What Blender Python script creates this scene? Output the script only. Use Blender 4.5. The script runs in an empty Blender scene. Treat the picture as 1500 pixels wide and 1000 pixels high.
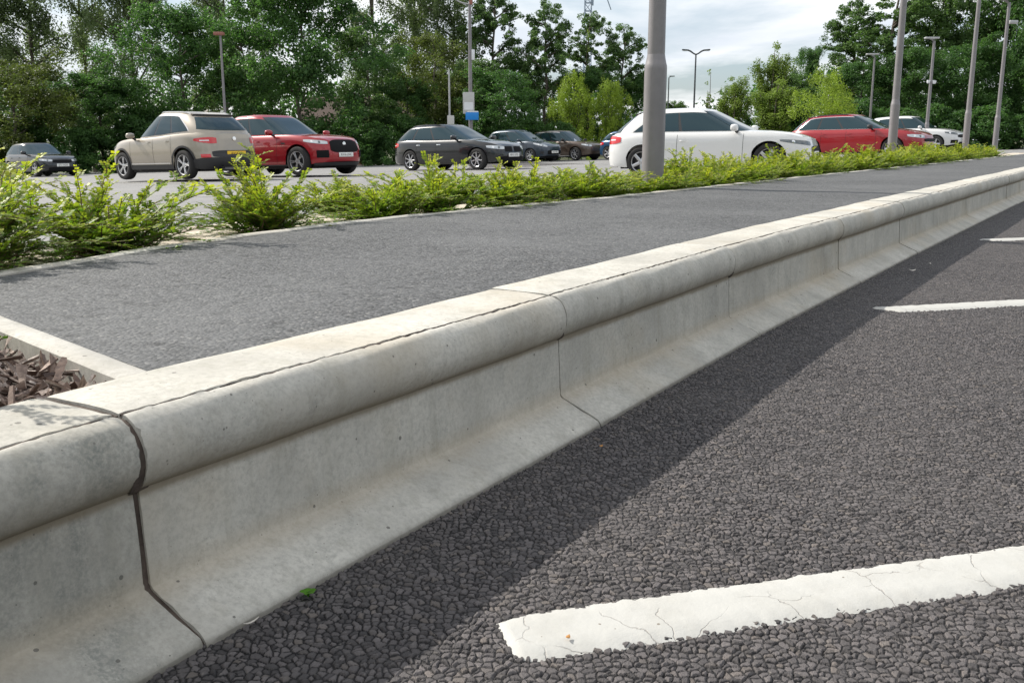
import bpy, bmesh, math, random
import numpy as np
from mathutils import Vector, Matrix
R = math.radians
scene = bpy.context.scene
col = scene.collection

# ------------------------------------------------------------------ camera
CAM_H, F_PX, Y_HOR = 0.54, 1400.0, 205.0
PITCH = math.atan((500 - Y_HOR) / F_PX)
cam_d = bpy.data.cameras.new('camera')
cam_d.sensor_width = 36.0
cam_d.lens = F_PX / 1500 * 36.0
cam_d.clip_start, cam_d.clip_end = 0.02, 3000
cam_d.dof.use_dof = True
cam_d.dof.focus_distance = 3.2
cam_d.dof.aperture_fstop = 40.0
cam = bpy.data.objects.new('camera', cam_d)
cam.location = (0, 0, CAM_H)
cam.rotation_euler = (math.pi / 2 - PITCH, 0, 0)
col.objects.link(cam)
scene.camera = cam
scene.render.resolution_x, scene.render.resolution_y = 1024, 682
vs = scene.view_settings
vs.view_transform, vs.look, vs.gamma, vs.use_curve_mapping = 'Standard', 'None', 1.0, False
vs.exposure = 0.36

# ------------------------------------------------------------------ sky, sun
SUN_EL = R(38.5)
SH = Vector((0.86, -0.51)).normalized()            # the way shadows fall
sun_d = bpy.data.lights.new('sun', 'SUN')
sun_d.energy, sun_d.angle, sun_d.color = 5.0, R(0.55), (1.0, 0.95, 0.87)
sun = bpy.data.objects.new('sun', sun_d)
dirn = Vector((SH.x * math.cos(SUN_EL), SH.y * math.cos(SUN_EL), -math.sin(SUN_EL)))
sun.rotation_euler = dirn.to_track_quat('-Z', 'Y').to_euler()
sun.location = (-20, 12, 20)
col.objects.link(sun)

world = bpy.data.worlds.new('World')
scene.world = world
world.use_nodes = True
wn, wl = world.node_tree.nodes, world.node_tree.links
wn.clear()


def N(nt, typ, ins=None, **props):
    n = nt.nodes.new(typ)
    for k, v in props.items():
        setattr(n, k, v)
    for k, v in (ins or {}).items():
        s = n.inputs[k]
        if hasattr(v, 'is_output') or isinstance(v, bpy.types.NodeSocket):
            nt.links.new(v, s)
        else:
            s.default_value = v
    return n


def build_world():
    nt = world.node_tree
    sky = N(nt, 'ShaderNodeTexSky', sky_type='NISHITA', sun_disc=False, sun_elevation=SUN_EL,
            sun_rotation=math.atan2(-SH.x, -SH.y), air_density=1.0, dust_density=1.6, ozone_density=1.2)
    tc = N(nt, 'ShaderNodeTexCoord')
    sep = N(nt, 'ShaderNodeSeparateXYZ', {0: tc.outputs['Generated']})
    zc = N(nt, 'ShaderNodeMath', {0: sep.outputs[2], 1: 0.0}, operation='MAXIMUM')
    zz = N(nt, 'ShaderNodeMath', {0: zc.outputs[0], 1: 0.14}, operation='ADD')
    dx = N(nt, 'ShaderNodeMath', {0: sep.outputs[0], 1: zz.outputs[0]}, operation='DIVIDE')
    dy = N(nt, 'ShaderNodeMath', {0: sep.outputs[1], 1: zz.outputs[0]}, operation='DIVIDE')
    cv = N(nt, 'ShaderNodeCombineXYZ', {0: dx.outputs[0], 1: dy.outputs[0], 2: 3.7})
    n1 = N(nt, 'ShaderNodeTexNoise', {'Vector': cv.outputs[0], 'Scale': 0.55, 'Detail': 9.0, 'Roughness': 0.56, 'Distortion': 0.25})
    r1 = N(nt, 'ShaderNodeValToRGB', {0: n1.outputs[0]})
    r1.color_ramp.elements[0].position, r1.color_ramp.elements[1].position = 0.40, 0.55
    n2 = N(nt, 'ShaderNodeTexNoise', {'Vector': cv.outputs[0], 'Scale': 0.9, 'Detail': 7.0, 'Roughness': 0.5})
    r2 = N(nt, 'ShaderNodeValToRGB', {0: n2.outputs[0]})
    e = r2.color_ramp.elements
    e[0].position, e[0].color = 0.36, (0.86, 0.93, 1.02, 1)
    e[1].position, e[1].color = 0.56, (1.24, 1.25, 1.26, 1)
    mul = N(nt, 'ShaderNodeVectorMath', {0: sky.outputs[0], 3: 0.13}, operation='SCALE')
    base = N(nt, 'ShaderNodeMixRGB', {0: 0.35, 1: mul.outputs[0], 2: (0.62, 0.80, 0.98, 1)})
    mix = N(nt, 'ShaderNodeMixRGB', {0: r1.outputs[0], 1: base.outputs[0], 2: r2.outputs[0]})
    bg = N(nt, 'ShaderNodeBackground', {0: mix.outputs[0], 1: 0.75})
    out = N(nt, 'ShaderNodeOutputWorld', {0: bg.outputs[0]})


build_world()
rng = np.random.default_rng(7)
random.seed(7)


# ------------------------------------------------------------------ helpers
def px_ground(x, y, z=0.0):
    X, Y = (x - 750) / F_PX, (y - 500) / F_PX
    r = Vector((X, math.cos(PITCH) - Y * math.sin(PITCH), -math.sin(PITCH) - Y * math.cos(PITCH)))
    return Vector((0, 0, CAM_H)) + r * ((CAM_H - z) / -r.z)


def tag(o, label=None, cat=None, group=None, kind=None):
    for k, v in (('label', label), ('category', cat), ('group', group), ('kind', kind)):
        if v:
            o[k] = v
    return o


def empty(name, loc=(0, 0, 0), rz=0.0):
    o = bpy.data.objects.new(name, None)
    o.empty_display_size = 0.2
    o.location, o.rotation_euler = loc, (0, 0, rz)
    col.objects.link(o)
    return o


def link(name, me, parent=None):
    o = bpy.data.objects.new(name, me)
    col.objects.link(o)
    if parent:
        o.parent = parent
    return o


def copy_tree(o, parent=None):
    c = o.copy()
    col.objects.link(c)
    c.parent = parent
    for ch in list(o.children):
        copy_tree(ch, c)
    return c


def np_mesh(name, verts, quads, mat, smooth=True, tri=False):
    """fast mesh from numpy arrays"""
    k = 3 if tri else 4
    verts = np.asarray(verts, dtype=np.float32)
    quads = np.asarray(quads, dtype=np.int32)
    me = bpy.data.meshes.new(name)
    me.vertices.add(len(verts))
    me.vertices.foreach_set('co', verts.ravel())
    nq = len(quads)
    me.loops.add(nq * k)
    me.loops.foreach_set('vertex_index', quads.ravel())
    me.polygons.add(nq)
    me.polygons.foreach_set('loop_start', np.arange(0, nq * k, k, dtype=np.int32))
    me.polygons.foreach_set('use_smooth', np.full(nq, smooth))
    me.update(calc_edges=True)
    me.materials.append(mat)
    return me


class MB:
    def __init__(self):
        self.v, self.f = [], []

    def add(self, vs_, fs):
        o = len(self.v)
        self.v += [tuple(p) for p in vs_]
        self.f += [tuple(i + o for i in f) for f in fs]
        return self

    def grid(self, fn, nu, nv):
        pts = [fn(i / nu, j / nv) for j in range(nv + 1) for i in range(nu + 1)]
        w = nu + 1
        fs = [(j * w + i, j * w + i + 1, (j + 1) * w + i + 1, (j + 1) * w + i) for j in range(nv) for i in range(nu)]
        return self.add(pts, fs)

    def box(self, c, s, rot=None):
        x, y, z = s[0] / 2, s[1] / 2, s[2] / 2
        p = [Vector((a * x, b * y, d * z)) for d in (-1, 1) for a, b in ((-1, -1), (1, -1), (1, 1), (-1, 1))]
        if rot:
            p = [rot @ q for q in p]
        p = [q + Vector(c) for q in p]
        return self.add(p, [(3, 2, 1, 0), (4, 5, 6, 7), (0, 1, 5, 4), (1, 2, 6, 5), (2, 3, 7, 6), (3, 0, 4, 7)])

    def tube(self, pts, rad, n=10, cap=True):
        pts = [Vector(p) for p in pts]
        if not hasattr(rad, '__len__'):
            rad = [rad] * len(pts)
        o = len(self.v)
        up = Vector((0.013, 0.021, 1))
        for i, p in enumerate(pts):
            t = (pts[min(i + 1, len(pts) - 1)] - pts[max(i - 1, 0)])
            t.normalize()
            a = t.cross(up if abs(t.dot(up.normalized())) < 0.95 else Vector((1, 0, 0)))
            a.normalize()
            b = t.cross(a)
            for k in range(n):
                an = 2 * math.pi * k / n
                self.v.append(tuple(p + (a * math.cos(an) + b * math.sin(an)) * rad[i]))
        for i in range(len(pts) - 1):
            for k in range(n):
                k2 = (k + 1) % n
                self.f.append((o + i * n + k, o + (i + 1) * n + k, o + (i + 1) * n + k2, o + i * n + k2))
        if cap:
            self.f.append(tuple(o + k for k in range(n)))
            self.f.append(tuple(o + (len(pts) - 1) * n + k for k in reversed(range(n))))
        return self

    def lathe(self, prof, n=32, axis='z', c=(0, 0, 0)):
        """prof = (radius, height) rows"""
        def pt(r, h, an):
            if axis == 'z':
                return (c[0] + r * math.cos(an), c[1] + r * math.sin(an), c[2] + h)
            return (c[0] + r * math.cos(an), c[1] + h, c[2] + r * math.sin(an))
        o = len(self.v)
        for r, h in prof:
            for k in range(n):
                self.v.append(pt(r, h, 2 * math.pi * k / n))
        for i in range(len(prof) - 1):
            for k in range(n):
                k2 = (k + 1) % n
                self.f.append((o + i * n + k, o + i * n + k2, o + (i + 1) * n + k2, o + (i + 1) * n + k))
        return self

    def mesh(self, name, mat, sharp=40, merge=1e-5, bevel=0):
        bm = bmesh.new()
        bv = [bm.verts.new(p) for p in self.v]
        for f in self.f:
            try:
                bm.faces.new([bv[i] for i in f])
            except ValueError:
                pass
        if merge:
            bmesh.ops.remove_doubles(bm, verts=bm.verts, dist=merge)
            bmesh.ops.dissolve_degenerate(bm, edges=bm.edges, dist=merge)
        bmesh.ops.recalc_face_normals(bm, faces=bm.faces)
        if bevel:
            es = [e for e in bm.edges if len(e.link_faces) == 2 and e.calc_face_angle(0) > 0.6]
            bmesh.ops.bevel(bm, geom=es, offset=bevel, segments=2, affect='EDGES', profile=0.5)
        for f in bm.faces:
            f.smooth = True
        me = bpy.data.meshes.new(name)
        bm.to_mesh(me)
        bm.free()
        me.set_sharp_from_angle(angle=R(sharp))
        me.materials.append(mat)
        return me

    def build(self, name, mat, parent=None, **k):
        return link(name, self.mesh(name, mat, **k), parent)


# ------------------------------------------------------------------ materials
def material(name):
    m = bpy.data.materials.new(name)
    m.use_nodes = True
    m.node_tree.nodes.clear()
    return m


def ramp(nt, fac, stops, interp='LINEAR'):
    r = N(nt, 'ShaderNodeValToRGB', {0: fac})
    cr = r.color_ramp
    cr.interpolation = interp
    while len(cr.elements) < len(stops):
        cr.elements.new(0.5)
    for e, (p, c) in zip(cr.elements, stops):
        e.position = p
        e.color = (c, c, c, 1) if not hasattr(c, '__len__') else tuple(c) + (1,)
    return r.outputs[0]


def mixc(nt, fac, a, b, mode='MIX'):
    def cc(v):
        return v if isinstance(v, bpy.types.NodeSocket) else tuple(v) + (1,)
    n = N(nt, 'ShaderNodeMixRGB', {0: fac, 1: cc(a), 2: cc(b)}, blend_type=mode)
    return n.outputs[0]


def math_(nt, op, a, b=0.0, c=None):
    ins = {0: a, 1: b}
    if c is not None:
        ins[2] = c
    return N(nt, 'ShaderNodeMath', ins, operation=op).outputs[0]


def noise(nt, vec, scale, detail=4.0, rough=0.55, dist=0.0):
    return N(nt, 'ShaderNodeTexNoise', {'Vector': vec, 'Scale': scale, 'Detail': detail, 'Roughness': rough, 'Distortion': dist}).outputs[0]


def simple(name, c, rough=0.5, metal=0.0, coat=0.0, spec=0.5, var=0.0, emit=None):
    m = material(name)
    nt = m.node_tree
    base = tuple(c) + (1,)
    p = N(nt, 'ShaderNodeBsdfPrincipled', {'Base Color': base, 'Roughness': rough, 'Metallic': metal, 'Coat Weight': coat, 'Coat Roughness': 0.04, 'Specular IOR Level': spec})
    if var:
        tc = N(nt, 'ShaderNodeTexCoord').outputs['Object']
        n = noise(nt, tc, 9.0, 6.0, 0.6)
        nt.links.new(mixc(nt, ramp(nt, n, [(0.35, 0.0), (0.7, 1.0)]), c, [k * (1 - var) for k in c]), p.inputs['Base Color'])
        b = N(nt, 'ShaderNodeBump', {'Strength': 0.12, 'Distance': 0.003, 'Height': noise(nt, tc, 60.0)})
        nt.links.new(b.outputs[0], p.inputs['Normal'])
    N(nt, 'ShaderNodeOutputMaterial', {0: p.outputs[0]})
    return m


def paint(name, c, metal=0.0, rough=0.32):
    m = material(name)
    nt = m.node_tree
    tc = N(nt, 'ShaderNodeTexCoord').outputs['Object']
    fl = noise(nt, tc, 900.0, 1.0)
    dust = ramp(nt, noise(nt, tc, 3.0, 5.0, 0.6), [(0.4, 0.0), (0.8, 0.025)])
    c1 = mixc(nt, fl, [k * 0.88 for k in c], [min(1, k * 1.1) for k in c])
    c2 = mixc(nt, dust, c1, (0.3, 0.27, 0.23))
    p = N(nt, 'ShaderNodeBsdfPrincipled', {'Base Color': c2, 'Roughness': rough, 'Metallic': metal, 'Coat Weight': 1.0, 'Coat Roughness': 0.02, 'Specular IOR Level': 0.3})
    N(nt, 'ShaderNodeOutputMaterial', {0: p.outputs[0]})
    return m


def foliage(name, dark, light, young=None, trans=0.48, rough=0.5):
    m = material(name)
    nt = m.node_tree
    g = N(nt, 'ShaderNodeNewGeometry')
    oi = N(nt, 'ShaderNodeObjectInfo')
    tc = N(nt, 'ShaderNodeTexCoord').outputs['Object']
    isl = g.outputs['Random Per Island']
    c = mixc(nt, isl, dark, light)
    c = mixc(nt, math_(nt, 'MULTIPLY', oi.outputs['Random'], 0.35), c, [k * 0.7 for k in dark])
    if young:
        at = N(nt, 'ShaderNodeAttribute', attribute_name='young').outputs['Fac']
        c = mixc(nt, at, c, mixc(nt, isl, [k * 0.75 for k in young], young))
    else:
        n = ramp(nt, noise(nt, tc, 0.55, 3.0), [(0.4, 0.0), (0.62, 1.0)])
        c = mixc(nt, math_(nt, 'MULTIPLY', n, 0.4), c, [light[0] * 1.2, light[1] * 1.2, light[2] * 0.9])
    p = N(nt, 'ShaderNodeBsdfPrincipled', {'Base Color': c, 'Roughness': rough, 'Specular IOR Level': 0.35})
    tcol = mixc(nt, 0.5, c, mixc(nt, 1.0, c, (1.1, 1.3, 0.5), 'MULTIPLY'))
    t = N(nt, 'ShaderNodeBsdfTranslucent', {0: tcol})
    mx = N(nt, 'ShaderNodeMixShader', {0: trans, 1: p.outputs[0], 2: t.outputs[0]})
    N(nt, 'ShaderNodeOutputMaterial', {0: mx.outputs[0]})
    return m


def mat_road():
    m = material('coarse_asphalt')
    m.displacement_method = 'BOTH'
    nt = m.node_tree
    tc = N(nt, 'ShaderNodeTexCoord').outputs['Object']
    nz = N(nt, 'ShaderNodeTexNoise', {'Vector': tc, 'Scale': 70.0, 'Detail': 2.0})
    off = N(nt, 'ShaderNodeVectorMath', {0: nz.outputs['Color'], 1: (0.5, 0.5, 0.5)}, operation='SUBTRACT')
    off = N(nt, 'ShaderNodeVectorMath', {0: off.outputs[0], 3: 0.0050}, operation='SCALE')
    vec = N(nt, 'ShaderNodeVectorMath', {0: tc, 1: off.outputs[0]}).outputs[0]
    flat = N(nt, 'ShaderNodeVectorMath', {0: vec, 1: (1, 1, 0)}, operation='MULTIPLY').outputs[0]
    ve = N(nt, 'ShaderNodeTexVoronoi', {'Vector': flat, 'Scale': 104.0, 'Randomness': 1.0}, feature='DISTANCE_TO_EDGE', voronoi_dimensions='2D')
    vc = N(nt, 'ShaderNodeTexVoronoi', {'Vector': flat, 'Scale': 104.0, 'Randomness': 1.0}, feature='F1', voronoi_dimensions='2D')
    sc = N(nt, 'ShaderNodeSeparateColor', {0: vc.outputs['Color']})
    dome = N(nt, 'ShaderNodeMapRange', {0: ve.outputs[0], 1: 0.016, 2: 0.25, 3: 0.0, 4: 1.0}, interpolation_type='SMOOTHSTEP').outputs[0]
    dome = math_(nt, 'POWER', dome, 0.65)
    lev = math_(nt, 'MULTIPLY_ADD', sc.outputs[0], 0.70, 0.30)
    hgt = math_(nt, 'MULTIPLY', dome, lev)
    v2 = N(nt, 'ShaderNodeTexVoronoi', {'Vector': flat, 'Scale': 190.0, 'Randomness': 1.0}, feature='DISTANCE_TO_EDGE', voronoi_dimensions='2D')
    small = N(nt, 'ShaderNodeMapRange', {0: v2.outputs[0], 1: 0.02, 2: 0.22, 3: 0.0, 4: 0.42}, interpolation_type='SMOOTHSTEP').outputs[0]
    fillm = ramp(nt, noise(nt, tc, 26.0, 3.0, 0.6), [(0.42, 0.15), (0.62, 1.0)])
    hgt = math_(nt, 'MAXIMUM', hgt, math_(nt, 'MULTIPLY', small, fillm))
    fine = noise(nt, tc, 420.0, 3.0, 0.6)
    big = noise(nt, tc, 2.2, 4.0, 0.6)
    hgt = math_(nt, 'ADD', hgt, math_(nt, 'MULTIPLY', fine, 0.26))
    c = mixc(nt, sc.outputs[1], (0.042, 0.039, 0.040), (0.124, 0.112, 0.111))
    tint = ramp(nt, sc.outputs[2], [(0.86, 0.0), (0.97, 1.0)])
    c = mixc(nt, math_(nt, 'MULTIPLY', tint, 0.5), c, (0.17, 0.145, 0.125))
    c = mixc(nt, ramp(nt, dome, [(0.08, 1.0), (0.65, 0.0)]), c, (0.009, 0.009, 0.010))
    c = mixc(nt, ramp(nt, big, [(0.38, 0.0), (0.72, 0.38)]), c, (0.112, 0.102, 0.098))
    c = mixc(nt, ramp(nt, noise(nt, tc, 160.0, 2.0), [(0.66, 0.0), (0.72, 0.28)]), c, (0.25, 0.23, 0.2))
    p = N(nt, 'ShaderNodeBsdfPrincipled', {'Base Color': c, 'Roughness': 0.72, 'Specular IOR Level': 0.32})
    b = N(nt, 'ShaderNodeBump', {'Strength': 0.35, 'Distance': 0.0012, 'Height': fine})
    nt.links.new(b.outputs[0], p.inputs['Normal'])
    d = N(nt, 'ShaderNodeDisplacement', {'Height': hgt, 'Midlevel': 1.05, 'Scale': 0.0048})
    N(nt, 'ShaderNodeOutputMaterial', {0: p.outputs[0], 2: d.outputs[0]})
    return m


def mat_asphalt(name, lo, hi, scale=165.0, bump=0.0030, grey=(0.135, 0.137, 0.139)):
    m = material(name)
    nt = m.node_tree
    tc = N(nt, 'ShaderNodeTexCoord').outputs['Object']
    v = N(nt, 'ShaderNodeTexVoronoi', {'Vector': tc, 'Scale': scale, 'Randomness': 1.0}, feature='F1')
    sc = N(nt, 'ShaderNodeSeparateColor', {0: v.outputs['Color']})
    big = noise(nt, tc, 1.7, 6.0, 0.62)
    mid = noise(nt, tc, 24.0, 5.0, 0.65)
    c = mixc(nt, sc.outputs[0], lo, hi)
    c = mixc(nt, ramp(nt, big, [(0.38, 0.0), (0.68, 0.55)]), c, grey)
    c = mixc(nt, ramp(nt, mid, [(0.30, 0.55), (0.46, 0.0)]), c, [k * 0.5 for k in lo])
    c = mixc(nt, ramp(nt, sc.outputs[1], [(0.93, 0.0), (0.98, 0.55)]), c, (0.24, 0.235, 0.225))
    pit = ramp(nt, v.outputs['Distance'], [(0.0, 1.0), (0.75, 0.0)])
    pit = math_(nt, 'MULTIPLY', pit, math_(nt, 'MULTIPLY_ADD', sc.outputs[2], 0.7, 0.3))
    hg = math_(nt, 'ADD', pit, math_(nt, 'MULTIPLY', mid, 1.4))
    b = N(nt, 'ShaderNodeBump', {'Strength': 0.75, 'Distance': bump, 'Height': hg})
    p = N(nt, 'ShaderNodeBsdfPrincipled', {'Base Color': c, 'Roughness': 0.8, 'Specular IOR Level': 0.3, 'Normal': b.outputs[0]})
    N(nt, 'ShaderNodeOutputMaterial', {0: p.outputs[0]})
    return m


def mat_concrete(name, base=(0.50, 0.485, 0.44), grime=0.5, seed=0.0):
    """cast concrete: clouding, tan run-off, dark mould patches, air holes"""
    m = material(name)
    nt = m.node_tree
    tcn = N(nt, 'ShaderNodeTexCoord').outputs['Object']
    tc = N(nt, 'ShaderNodeVectorMath', {0: tcn, 1: (seed, seed * 0.7, 0)}).outputs[0]
    cloud = noise(nt, tc, 5.0, 8.0, 0.62, 0.3)
    fine = noise(nt, tc, 120.0, 8.0, 0.78)
    c = mixc(nt, ramp(nt, cloud, [(0.35, 0.0), (0.68, 1.0)]), [k * 0.80 for k in base], [min(1, k * 1.10) for k in base])
    c = mixc(nt, ramp(nt, fine, [(0.38, 0.60), (0.56, 0.0)]), c, [k * 0.62 for k in base])
    tan = ramp(nt, noise(nt, tc, 3.1, 5.0, 0.6), [(0.5, 0.0), (0.72, 0.55)])
    c = mixc(nt, tan, c, (0.40, 0.345, 0.26))
    # vertical run marks: noise stretched along z
    st = N(nt, 'ShaderNodeVectorMath', {0: tc, 1: (28, 28, 1.6)}, operation='MULTIPLY').outputs[0]
    runs = ramp(nt, noise(nt, st, 1.0, 3.0, 0.6), [(0.52, 0.0), (0.75, 0.42)])
    c = mixc(nt, runs, c, [base[0] * 0.55, base[1] * 0.55, base[2] * 0.50])
    mould = noise(nt, tc, 7.5, 9.0, 0.75, 0.6)
    mfac = ramp(nt, mould, [(0.60 - 0.2 * grime, 0.0), (0.70, grime)])
    mfac = math_(nt, 'MULTIPLY', mfac, ramp(nt, N(nt, 'ShaderNodeSeparateXYZ', {0: tcn}).outputs[2], [(0.232, 1.0), (0.2455, 0.2)]))
    mtex = ramp(nt, noise(nt, tc, 190.0, 3.0, 0.7), [(0.38, 0.25), (0.6, 1.0)])
    c = mixc(nt, math_(nt, 'MULTIPLY', mfac, mtex), c, (0.17, 0.18, 0.165))
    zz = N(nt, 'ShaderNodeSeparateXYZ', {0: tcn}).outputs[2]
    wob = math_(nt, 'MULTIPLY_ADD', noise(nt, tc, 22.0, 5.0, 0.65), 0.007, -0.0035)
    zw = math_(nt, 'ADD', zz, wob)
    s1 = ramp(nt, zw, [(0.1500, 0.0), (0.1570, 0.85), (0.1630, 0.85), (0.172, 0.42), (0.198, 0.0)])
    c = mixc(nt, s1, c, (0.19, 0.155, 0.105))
    s2 = ramp(nt, zw, [(0.030, 0.0), (0.044, 0.42), (0.056, 0.30), (0.075, 0.0)])
    c = mixc(nt, s2, c, (0.42, 0.345, 0.245))
    s3 = ramp(nt, zw, [(-0.004, 0.75), (0.009, 0.0)])
    c = mixc(nt, s3, c, (0.16, 0.145, 0.12))
    vo = N(nt, 'ShaderNodeTexVoronoi', {'Vector': tc, 'Scale': 42.0}, feature='F1')
    vsc = N(nt, 'ShaderNodeSeparateColor', {0: vo.outputs['Color']})
    rad = math_(nt, 'MULTIPLY', ramp(nt, vsc.outputs[0], [(0.62, 0.0), (1.0, 1.0)]), 0.15)
    hole = math_(nt, 'LESS_THAN', vo.outputs['Distance'], rad)
    c = mixc(nt, math_(nt, 'MULTIPLY', hole, 0.75), c, (0.10, 0.095, 0.085))
    vp = N(nt, 'ShaderNodeTexVoronoi', {'Vector': tc, 'Scale': 150.0}, feature='F1')
    vps = N(nt, 'ShaderNodeSeparateColor', {0: vp.outputs['Color']})
    pit = math_(nt, 'LESS_THAN', vp.outputs['Distance'], math_(nt, 'MULTIPLY', ramp(nt, vps.outputs[0], [(0.72, 0.0), (1.0, 1.0)]), math_(nt, 'MULTIPLY', ramp(nt, mould, [(0.42, 0.25), (0.62, 1.0)]), 0.26)))
    c = mixc(nt, math_(nt, 'MULTIPLY', pit, 0.6), c, (0.13, 0.12, 0.105))
    hole = math_(nt, 'MAXIMUM', hole, math_(nt, 'MULTIPLY', pit, 0.6))
    hg = math_(nt, 'ADD', math_(nt, 'MULTIPLY', fine, 0.8), math_(nt, 'MULTIPLY', cloud, 0.6))
    hg = math_(nt, 'SUBTRACT', hg, math_(nt, 'MULTIPLY', hole, 1.2))
    b = N(nt, 'ShaderNodeBump', {'Strength': 0.5, 'Distance': 0.0016, 'Height': hg})
    p = N(nt, 'ShaderNodeBsdfPrincipled', {'Base Color': c, 'Roughness': 0.85, 'Specular IOR Level': 0.25, 'Normal': b.outputs[0]})
    N(nt, 'ShaderNodeOutputMaterial', {0: p.outputs[0]})
    return m


def mat_line():
    m = material('road_marking_white')
    nt = m.node_tree
    tc = N(nt, 'ShaderNodeTexCoord').outputs['Object']
    dirt = noise(nt, tc, 14.0, 7.0, 0.7)
    c = mixc(nt, ramp(nt, dirt, [(0.45, 0.0), (0.75, 0.5)]), (0.43, 0.425, 0.40), (0.33, 0.32, 0.285))
    wv = N(nt, 'ShaderNodeVectorMath', {0: tc, 1: N(nt, 'ShaderNodeVectorMath', {0: N(nt, 'ShaderNodeTexNoise', {'Vector': tc, 'Scale': 18.0, 'Detail': 4.0}).outputs['Color'], 3: 0.06}, operation='SCALE').outputs[0]}).outputs[0]
    cr = N(nt, 'ShaderNodeTexVoronoi', {'Vector': wv, 'Scale': 10.0}, feature='DISTANCE_TO_EDGE', voronoi_dimensions='2D').outputs[0]
    gate = ramp(nt, noise(nt, tc, 9.0, 2.0), [(0.46, 0.0), (0.54, 1.0)])
    crack = math_(nt, 'MULTIPLY', ramp(nt, cr, [(0.004, 1.0), (0.012, 0.0)]), gate)
    c = mixc(nt, math_(nt, 'MULTIPLY', crack, 0.62), c, (0.22, 0.20, 0.18))
    vo = N(nt, 'ShaderNodeTexVoronoi', {'Vector': tc, 'Scale': 60.0}, feature='F1')
    rs = N(nt, 'ShaderNodeSeparateColor', {0: vo.outputs['Color']}).outputs[0]
    spot = math_(nt, 'LESS_THAN', vo.outputs['Distance'], math_(nt, 'MULTIPLY', ramp(nt, rs, [(0.9, 0.0), (1.0, 1.0)]), 0.16))
    c = mixc(nt, math_(nt, 'MULTIPLY', spot, 0.8), c, (0.12, 0.09, 0.06))
    hg = math_(nt, 'SUBTRACT', noise(nt, tc, 55.0, 5.0, 0.65), math_(nt, 'MULTIPLY', crack, 0.8))
    b = N(nt, 'ShaderNodeBump', {'Strength': 0.55, 'Distance': 0.002, 'Height': hg})
    p = N(nt, 'ShaderNodeBsdfPrincipled', {'Base Color': c, 'Roughness': 0.7, 'Normal': b.outputs[0]})
    N(nt, 'ShaderNodeOutputMaterial', {0: p.outputs[0]})
    return m


def mat_bed():
    m = material('bed_gravel')
    nt = m.node_tree
    tc = N(nt, 'ShaderNodeTexCoord').outputs['Object']
    v = N(nt, 'ShaderNodeTexVoronoi', {'Vector': tc, 'Scale': 60.0}, feature='F1')
    sc = N(nt, 'ShaderNodeSeparateColor', {0: v.outputs['Color']})
    c = mixc(nt, sc.outputs[0], (0.40, 0.34, 0.27), (0.60, 0.54, 0.45))
    c = mixc(nt, ramp(nt, noise(nt, tc, 3.0, 5.0, 0.65), [(0.5, 0.0), (0.62, 0.85)]), c, (0.13, 0.085, 0.06))
    b = N(nt, 'ShaderNodeBump', {'Strength': 0.8, 'Distance': 0.006, 'Height': math_(nt, 'ADD', v.outputs['Distance'], noise(nt, tc, 30.0))})
    p = N(nt, 'ShaderNodeBsdfPrincipled', {'Base Color': c, 'Roughness': 0.9, 'Normal': b.outputs[0]})
    N(nt, 'ShaderNodeOutputMaterial', {0: p.outputs[0]})
    return m


def mat_noise(name, a, b_, scale, rough=0.9, bump=0.01, lo=0.35, hi=0.65):
    m = material(name)
    nt = m.node_tree
    tc = N(nt, 'ShaderNodeTexCoord').outputs['Object']
    n = noise(nt, tc, scale, 7.0, 0.65)
    c = mixc(nt, ramp(nt, n, [(lo, 0.0), (hi, 1.0)]), a, b_)
    bp = N(nt, 'ShaderNodeBump', {'Strength': 0.6, 'Distance': bump, 'Height': n})
    p = N(nt, 'ShaderNodeBsdfPrincipled', {'Base Color': c, 'Roughness': rough, 'Normal': bp.outputs[0]})
    N(nt, 'ShaderNodeOutputMaterial', {0: p.outputs[0]})
    return m


def mat_bark_chip():
    m = material('bark_chip')
    nt = m.node_tree
    tc = N(nt, 'ShaderNodeTexCoord').outputs['Object']
    isl = N(nt, 'ShaderNodeNewGeometry').outputs['Random Per Island']
    c = ramp(nt, isl, [(0.0, (0.065, 0.040, 0.030)), (0.45, (0.17, 0.108, 0.080)), (0.8, (0.32, 0.235, 0.190)), (1.0, (0.58, 0.50, 0.45))])
    n = noise(nt, tc, 130.0, 5.0, 0.7)
    c = mixc(nt, ramp(nt, n, [(0.35, 0.6), (0.6, 0.0)]), c, (0.05, 0.033, 0.028))
    b = N(nt, 'ShaderNodeBump', {'Strength': 0.7, 'Distance': 0.002, 'Height': n})
    p = N(nt, 'ShaderNodeBsdfPrincipled', {'Base Color': c, 'Roughness': 0.75, 'Normal': b.outputs[0]})
    N(nt, 'ShaderNodeOutputMaterial', {0: p.outputs[0]})
    return m


def mat_brick():
    m = material('brick')
    nt = m.node_tree
    tc = N(nt, 'ShaderNodeTexCoord').outputs['Object']
    rot = N(nt, 'ShaderNodeMapping', {'Vector': tc, 'Rotation': (R(90), 0, 0)}).outputs[0]
    br = N(nt, 'ShaderNodeTexBrick', {'Vector': rot, 'Color1': (0.30, 0.12, 0.07, 1), 'Color2': (0.22, 0.085, 0.05, 1), 'Mortar': (0.45, 0.4, 0.34, 1), 'Scale': 4.5})
    p = N(nt, 'ShaderNodeBsdfPrincipled', {'Base Color': br.outputs[0], 'Roughness': 0.9})
    N(nt, 'ShaderNodeOutputMaterial', {0: p.outputs[0]})
    return m


def mat_glass():
    m = material('car_glass')
    nt = m.node_tree
    p = N(nt, 'ShaderNodeBsdfPrincipled', {'Base Color': (0.014, 0.030, 0.036, 1), 'Roughness': 0.02, 'Specular IOR Level': 0.62, 'Specular Tint': (0.62, 0.86, 1.0, 1)})
    N(nt, 'ShaderNodeOutputMaterial', {0: p.outputs[0]})
    return m


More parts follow.
